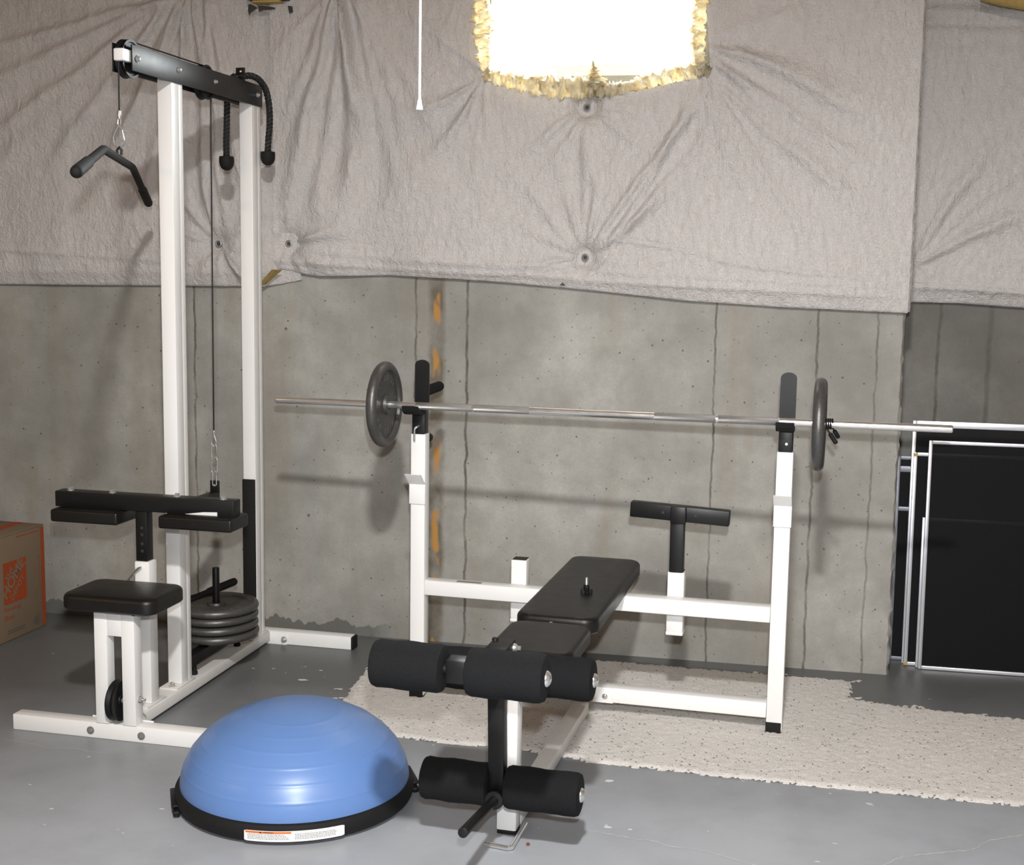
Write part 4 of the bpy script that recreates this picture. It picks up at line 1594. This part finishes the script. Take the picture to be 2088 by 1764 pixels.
def d_left(X, Z, zb):
    d = .040 + .010 * vnoise(X, Z, 2, 1.6, 33) + .006 * vnoise(X, Z, 5, 4, 34) + crumple(X, Z, .0055, 95)
    d += pleats(X, Z, -2.26, 2.52, .0240, 1.1, 41, 9, 22, -2.05, 1.1, .20, .10)
    d += pleats(X, Z, -2.1655, 1.5376, .0120, .22, 42, 5, 14)
    d += pleats(X, Z, -1.80, 2.54, .0120, .45, 43, 6, 14, -1.9, .5)
    for p, q, am, w, sd in (((-2.24, 2.48), (-2.20, 1.62), .022, .020, 31), ((-2.21, 2.48), (-2.12, 1.60), .022, .018, 32), ((-2.27, 2.48), (-2.30, 1.66), .018, .022, 33), ((-2.19, 2.48), (-2.03, 1.72), .018, .022, 34),
                            ((-2.30, 2.48), (-2.62, 1.78), .018, .024, 35), ((-2.32, 2.47), (-2.90, 1.80), .017, .026, 36), ((-2.33, 2.46), (-3.2, 1.88), .017, .026, 37), ((-2.33, 2.46), (-3.3, 2.08), .016, .026, 38), ((-2.33, 2.47), (-3.2, 2.26), .015, .022, 39),
                            ((-2.28, 2.47), (-2.46, 1.66), .014, .022, 40)):
        d += crease(X, Z, p, q, am, w, sd)
    zc = 1.47 + (X + 2.4) * -.05
    d += .007 * np.exp(-((Z - zc) / .012) ** 2) * np.clip((-2.15 - X) / .2, 0, 1)
    d -= .045 * pinch(X, Z, -2.1655, 1.5376, .045)
    d *= .55 + .45 * np.clip((Z - zb) / .05, 0, 1)
    k = np.clip((X + 1.99) / .10, 0, 1)
    d = d * (1 - .55 * k)
    return np.clip(d, .005, .105)


leftb = blanket('insulation_blanket', 'crinkled plastic insulation blanket behind the pulldown machine at the left edge', -4.2, -1.83, lb_bot, 2.62, W, d_left, group='plastic insulation blankets')

rb_bot = interp([(.40, 1.355), (.474, 1.3590), (.66, 1.3580), (.906, 1.3443), (2.5, 1.30)])


def d_right(X, Z, zb):
    d = .055 + .010 * vnoise(X, Z, 2, 1.6, 53) + .007 * vnoise(X, Z, 6, 4, 54) + crumple(X, Z, .006, 97)
    d += pleats(X, Z, .455, 1.47, .0200, .50, 61, 6, 15, .80, .75)
    for p, q, am, w, sd in (((.47, 1.50), (.86, 1.90), .014, .022, 51), ((.47, 1.49), (.92, 1.72), .014, .022, 52), ((.47, 1.50), (.74, 2.0), .011, .022, 53)):
        d += crease(X, Z, p, q, am, w, sd)
    d += .007 * np.sin((Z + .05 * X) * 80 + 3 * vnoise(X, Z, 2, 1, 55)) * np.exp(-((Z - 2.40) / .09) ** 2)
    zc = 1.42 - (X - .45) * .05
    d += .010 * np.exp(-((Z - zc) / .012) ** 2)
    d -= .02 * pinch(X, Z, .455, 1.47, .05)
    d *= .55 + .45 * np.clip((Z - zb) / .05, 0, 1)
    return np.clip(d, .006, .13)


rightb = blanket('insulation_blanket', 'shaded plastic insulation blanket hanging in the recess above the window screens', .448, 2.2, rb_bot, 2.62, WR, d_right, group='plastic insulation blankets')
# fastening washers
for i, (x, z) in enumerate(PINS):
    yw = W - (.016 if i != 1 else .012)
    par = leftb if i == 0 else main
    pn = MB()
    pn.lathe([(0, -.004), (.0125, -.004), (.0140, .0), (.0135, .0035), (.0105, .0050), (.0075, .0030), (.0075, .0)], (x, yw - .004, z), (0, -1, 0), 24)
    po = pn.build('washer', M['washer'], par)
    MB().lathe([(0, 0), (.0065, 0), (.0060, .0035), (.0030, .0050), (0, .0054)], (x, yw - .004, z), (0, -1, 0), 14).build('nail_head', M['duct'], po)

# ------------------------------------------------------------------ fibreglass round the window
def fluffy(path, rad, seed, flat=.6):
    g = np.random.default_rng(seed)
    C = spline(path, 14)
    m = MB()
    rings = []
    n = len(C)
    K = 14
    for i, c in enumerate(C):
        t = (C[min(i + 1, n - 1)] - C[max(i - 1, 0)]).normalized()
        side = t.cross(Vector((0, 1, 0))).normalized()
        yv = Vector((0, 1, 0))
        f = i / (n - 1)
        r = rad(f) if callable(rad) else rad
        ring = []
        for k in range(K):
            a = 2 * math.pi * k / K
            q = r * (1 + .35 * g.uniform(-1, 1)) * (1 + .25 * math.sin(i * .7 + k))
            ring.append(m.bm.verts.new(c + side * math.cos(a) * q + yv * math.sin(a) * q * flat * 2.2))
        rings.append(ring)
    for A, B in zip(rings, rings[1:]):
        for k in range(K):
            l = (k + 1) % K
            m.bm.faces.new((A[k], A[l], B[l], B[k]))
    m.bm.faces.new(rings[0][::-1])
    m.bm.faces.new(rings[-1])
    # loose tufts
    for _ in range(int(n * 1.6)):
        i = int(g.integers(1, n - 1))
        c = C[i]
        t = (C[i + 1] - C[i - 1]).normalized()
        inward = Vector((-.73, 0, 2.45)) - c
        inward.y = 0
        inward.normalize()
        r = rad(i / (n - 1)) if callable(rad) else rad
        p0 = c + inward * r * .6 + Vector((0, g.uniform(-.02, .01), 0))
        d = (inward * g.uniform(.2, 1) + t * g.uniform(-1, 1)).normalized()
        L = g.uniform(.006, .020)
        m.sweep([p0, p0 + d * L * .6, p0 + d * L + t * g.uniform(-.005, .005)], .002, 5, radii=[.0055, .0038, .0008])
    return m


yw = W - .050
fr = thing('fiberglass_fringe', 'torn yellow and white fiberglass insulation fringe around the bright window', 'insulation')
fluffy([(-1.125, yw, 2.62), (-1.122, yw, 2.46), (-1.116, yw, 2.40), (-1.106, yw, 2.33), (-1.104, yw, 2.26), (-1.098, yw, 2.19), (-1.094, yw, 2.150)], lambda f: .026 + .012 * math.exp(-((f - .52) / .13) ** 2) - .014 * max(0, f - .70) / .30, 71).build('left_fringe', M['fluff'], fr, 80)
fluffy([(-1.098, yw, 2.160), (-1.03, yw, 2.146), (-.96, yw, 2.130), (-.88, yw, 2.120), (-.80, yw, 2.114), (-.72, yw, 2.110), (-.66, yw, 2.104), (-.60, yw, 2.106), (-.53, yw, 2.124), (-.45, yw, 2.144), (-.38, yw, 2.157), (-.312, yw, 2.162), (-.288, yw, 2.152)], lambda f: .0205 + .014 * math.exp(-((f - .32) / .20) ** 2) - .007 * math.exp(-((f - .60) / .07) ** 2) + .004 * math.exp(-((f - .80) / .1) ** 2), 72).build('bottom_fringe', M['fluff'], fr, 80)
fluffy([(-.690, yw, 2.110), (-.694, yw, 2.145), (-.698, yw, 2.170), (-.701, yw, 2.186)], lambda f: .028 * (1 - f) + .007, 73).build('fringe_tuft', M['fluff'], fr, 80)
fluffy([(-.318, yw, 2.62), (-.320, yw, 2.46), (-.325, yw, 2.40), (-.331, yw, 2.32), (-.331, yw, 2.25), (-.324, yw, 2.20), (-.310, yw, 2.164), (-.292, yw, 2.150)], lambda f: .026 - .008 * f, 74).build('right_fringe', M['fluff'], fr, 80)

# ------------------------------------------------------------------ dark box and torn tape at the top edge, batt at the corner
vb = thing('vent_box', 'dark grey box at the top edge with torn black tape hanging below it', 'vent')
MB().box(-2.00, -1.848, W - .12, W - .045, 2.437, 2.62, .004).build('box_body', M['duct'], vb)
MB().box(-1.985, -1.875, W - .10, W - .05, 2.4285, 2.438, .003).build('yellow_strip', M['yellowbatt'], vb)
tp = MB()
yt = W - .088
tp.prism([(-2.004, yt, 2.424), (-1.995, yt, 2.426), (-1.968, yt, 2.412), (-1.985, yt, 2.402), (-1.996, yt, 2.396), (-2.001, yt, 2.386), (-2.006, yt, 2.402)], (0, .004, 0))
tp.build('torn_tape', M['tape'], vb)
tp = MB()
tp.prism([(-1.968, yt, 2.420), (-1.930, yt, 2.417), (-1.898, yt, 2.411), (-1.902, yt, 2.405), (-1.945, yt, 2.403), (-1.962, yt, 2.398), (-1.964, yt, 2.41)], (0, .004, 0))
tp.build('torn_tape', M['tape'], vb)
tp = MB()
tp.prism([(-1.848, yt, 2.416), (-1.832, yt, 2.414), (-1.828, yt, 2.394), (-1.842, yt, 2.389), (-1.846, yt, 2.404)], (0, .004, 0))
tp.build('torn_tape', M['tape'], vb)
bt = MB()
bt.sweep([(.655, WR - .16, 2.470), (.72, WR - .16, 2.452), (.82, WR - .16, 2.432), (1.0, WR - .16, 2.415), (1.5, WR - .16, 2.405)], .04, 14)
o = bt.build('insulation_batt', M['yellowbatt'])
tag(o, 'yellow insulation batt edge poking into the top right corner', 'insulation')

# ------------------------------------------------------------------ ceiling lamp with its pull cord
LX, LY = -.36, 1.29
lamp = thing('ceiling_lamp', 'ceiling lamp whose white pull cord hangs left of the window', 'lamp', (LX, LY, 0))
MB().lathe([(0, 3.14), (.085, 3.14), (.085, 3.125), (.07, 3.10), (0, 3.10)], (-.05, -.06, 0), (0, 0, 1), 32).build('lamp_base', M['cord'], lamp)
MB().lathe([(.06, 3.10), (.075, 3.075), (.07, 3.055), (.04, 3.045), (0, 3.043)], (-.05, -.06, 0), (0, 0, 1), 32).build('lamp_shade', M['paper'], lamp)
MB().sweep([(-.02, -.02, 3.12), (.0004, 0, 2.4), (.0004, 0, 2.1), (-.0002, 0, 1.9), (-.001, 0, 1.76), (-.0013, 0, 1.641)], .0011, 8).build('pull_cord', M['cord'], lamp)
MB().lathe([(0, 1.6435), (.0012, 1.6430), (.0013, 1.6395), (.0020, 1.6385), (.0021, 1.6360), (.0030, 1.6320), (.0033, 1.6300), (.0025, 1.6296), (0, 1.6296)], (-.0013, 0, 0), (0, 0, 1), 18).build('cord_bell', M['cord'], lamp)

# ------------------------------------------------------------------ light
def light(name, typ, loc, energy, col=(1, 1, 1), size=.1, target=None, shape=None, size_y=None, spread=None):
    d = bpy.data.lights.new(name, typ)
    d.energy = energy
    d.color = col
    if typ == 'AREA':
        d.size = size
        if shape:
            d.shape = shape
        if size_y:
            d.size_y = size_y
        if spread:
            d.spread = spread
    else:
        d.shadow_soft_size = size
    o = bpy.data.objects.new(name, d)
    COL.objects.link(o)
    o.location = loc
    if target is not None:
        o.rotation_euler = (Vector(target) - Vector(loc)).to_track_quat('-Z', 'Y').to_euler()
    return o


light('ceiling_lamp_light', 'AREA', (-.10, .17, 3.20), 240, (1, .98, .95), .20, (-.25, 1.0, 0), 'DISK')
light('camera_flash', 'AREA', (.03, -.02, 1.70), 25, (.97, .985, 1), .06, (-.35, 4.0, .85), 'DISK', None, R(88))
light('warm_bulb', 'POINT', (-3.9, .9, 2.30), 36, (1, .66, .38), .04)
light('warm_bulb', 'POINT', (2.3, .4, 2.60), 40, (1, .72, .48), .04)
light('window_daylight', 'AREA', ((WX0 + WX1) / 2, YF + .30, 2.38), 160, (.93, .97, 1), .75, ((WX0 + WX1) / 2, 2.0, 1.2), 'RECTANGLE', .40)

wd_ = bpy.data.worlds.new('overcast_daylight')
SC.world = wd_
wd_.use_nodes = True
nt = wd_.node_tree
bg = nt.nodes['Background']
bg.inputs[0].default_value = (.97, .98, 1, 1)
bg.inputs[1].default_value = 7.0

SC.view_settings.view_transform = 'Standard'
SC.view_settings.look = 'None'
SC.view_settings.gamma = 1
SC.view_settings.exposure = -0.08
SC.view_settings.use_curve_mapping = False
SC.cycles.use_denoising = True
SC.cycles.max_bounces = 8
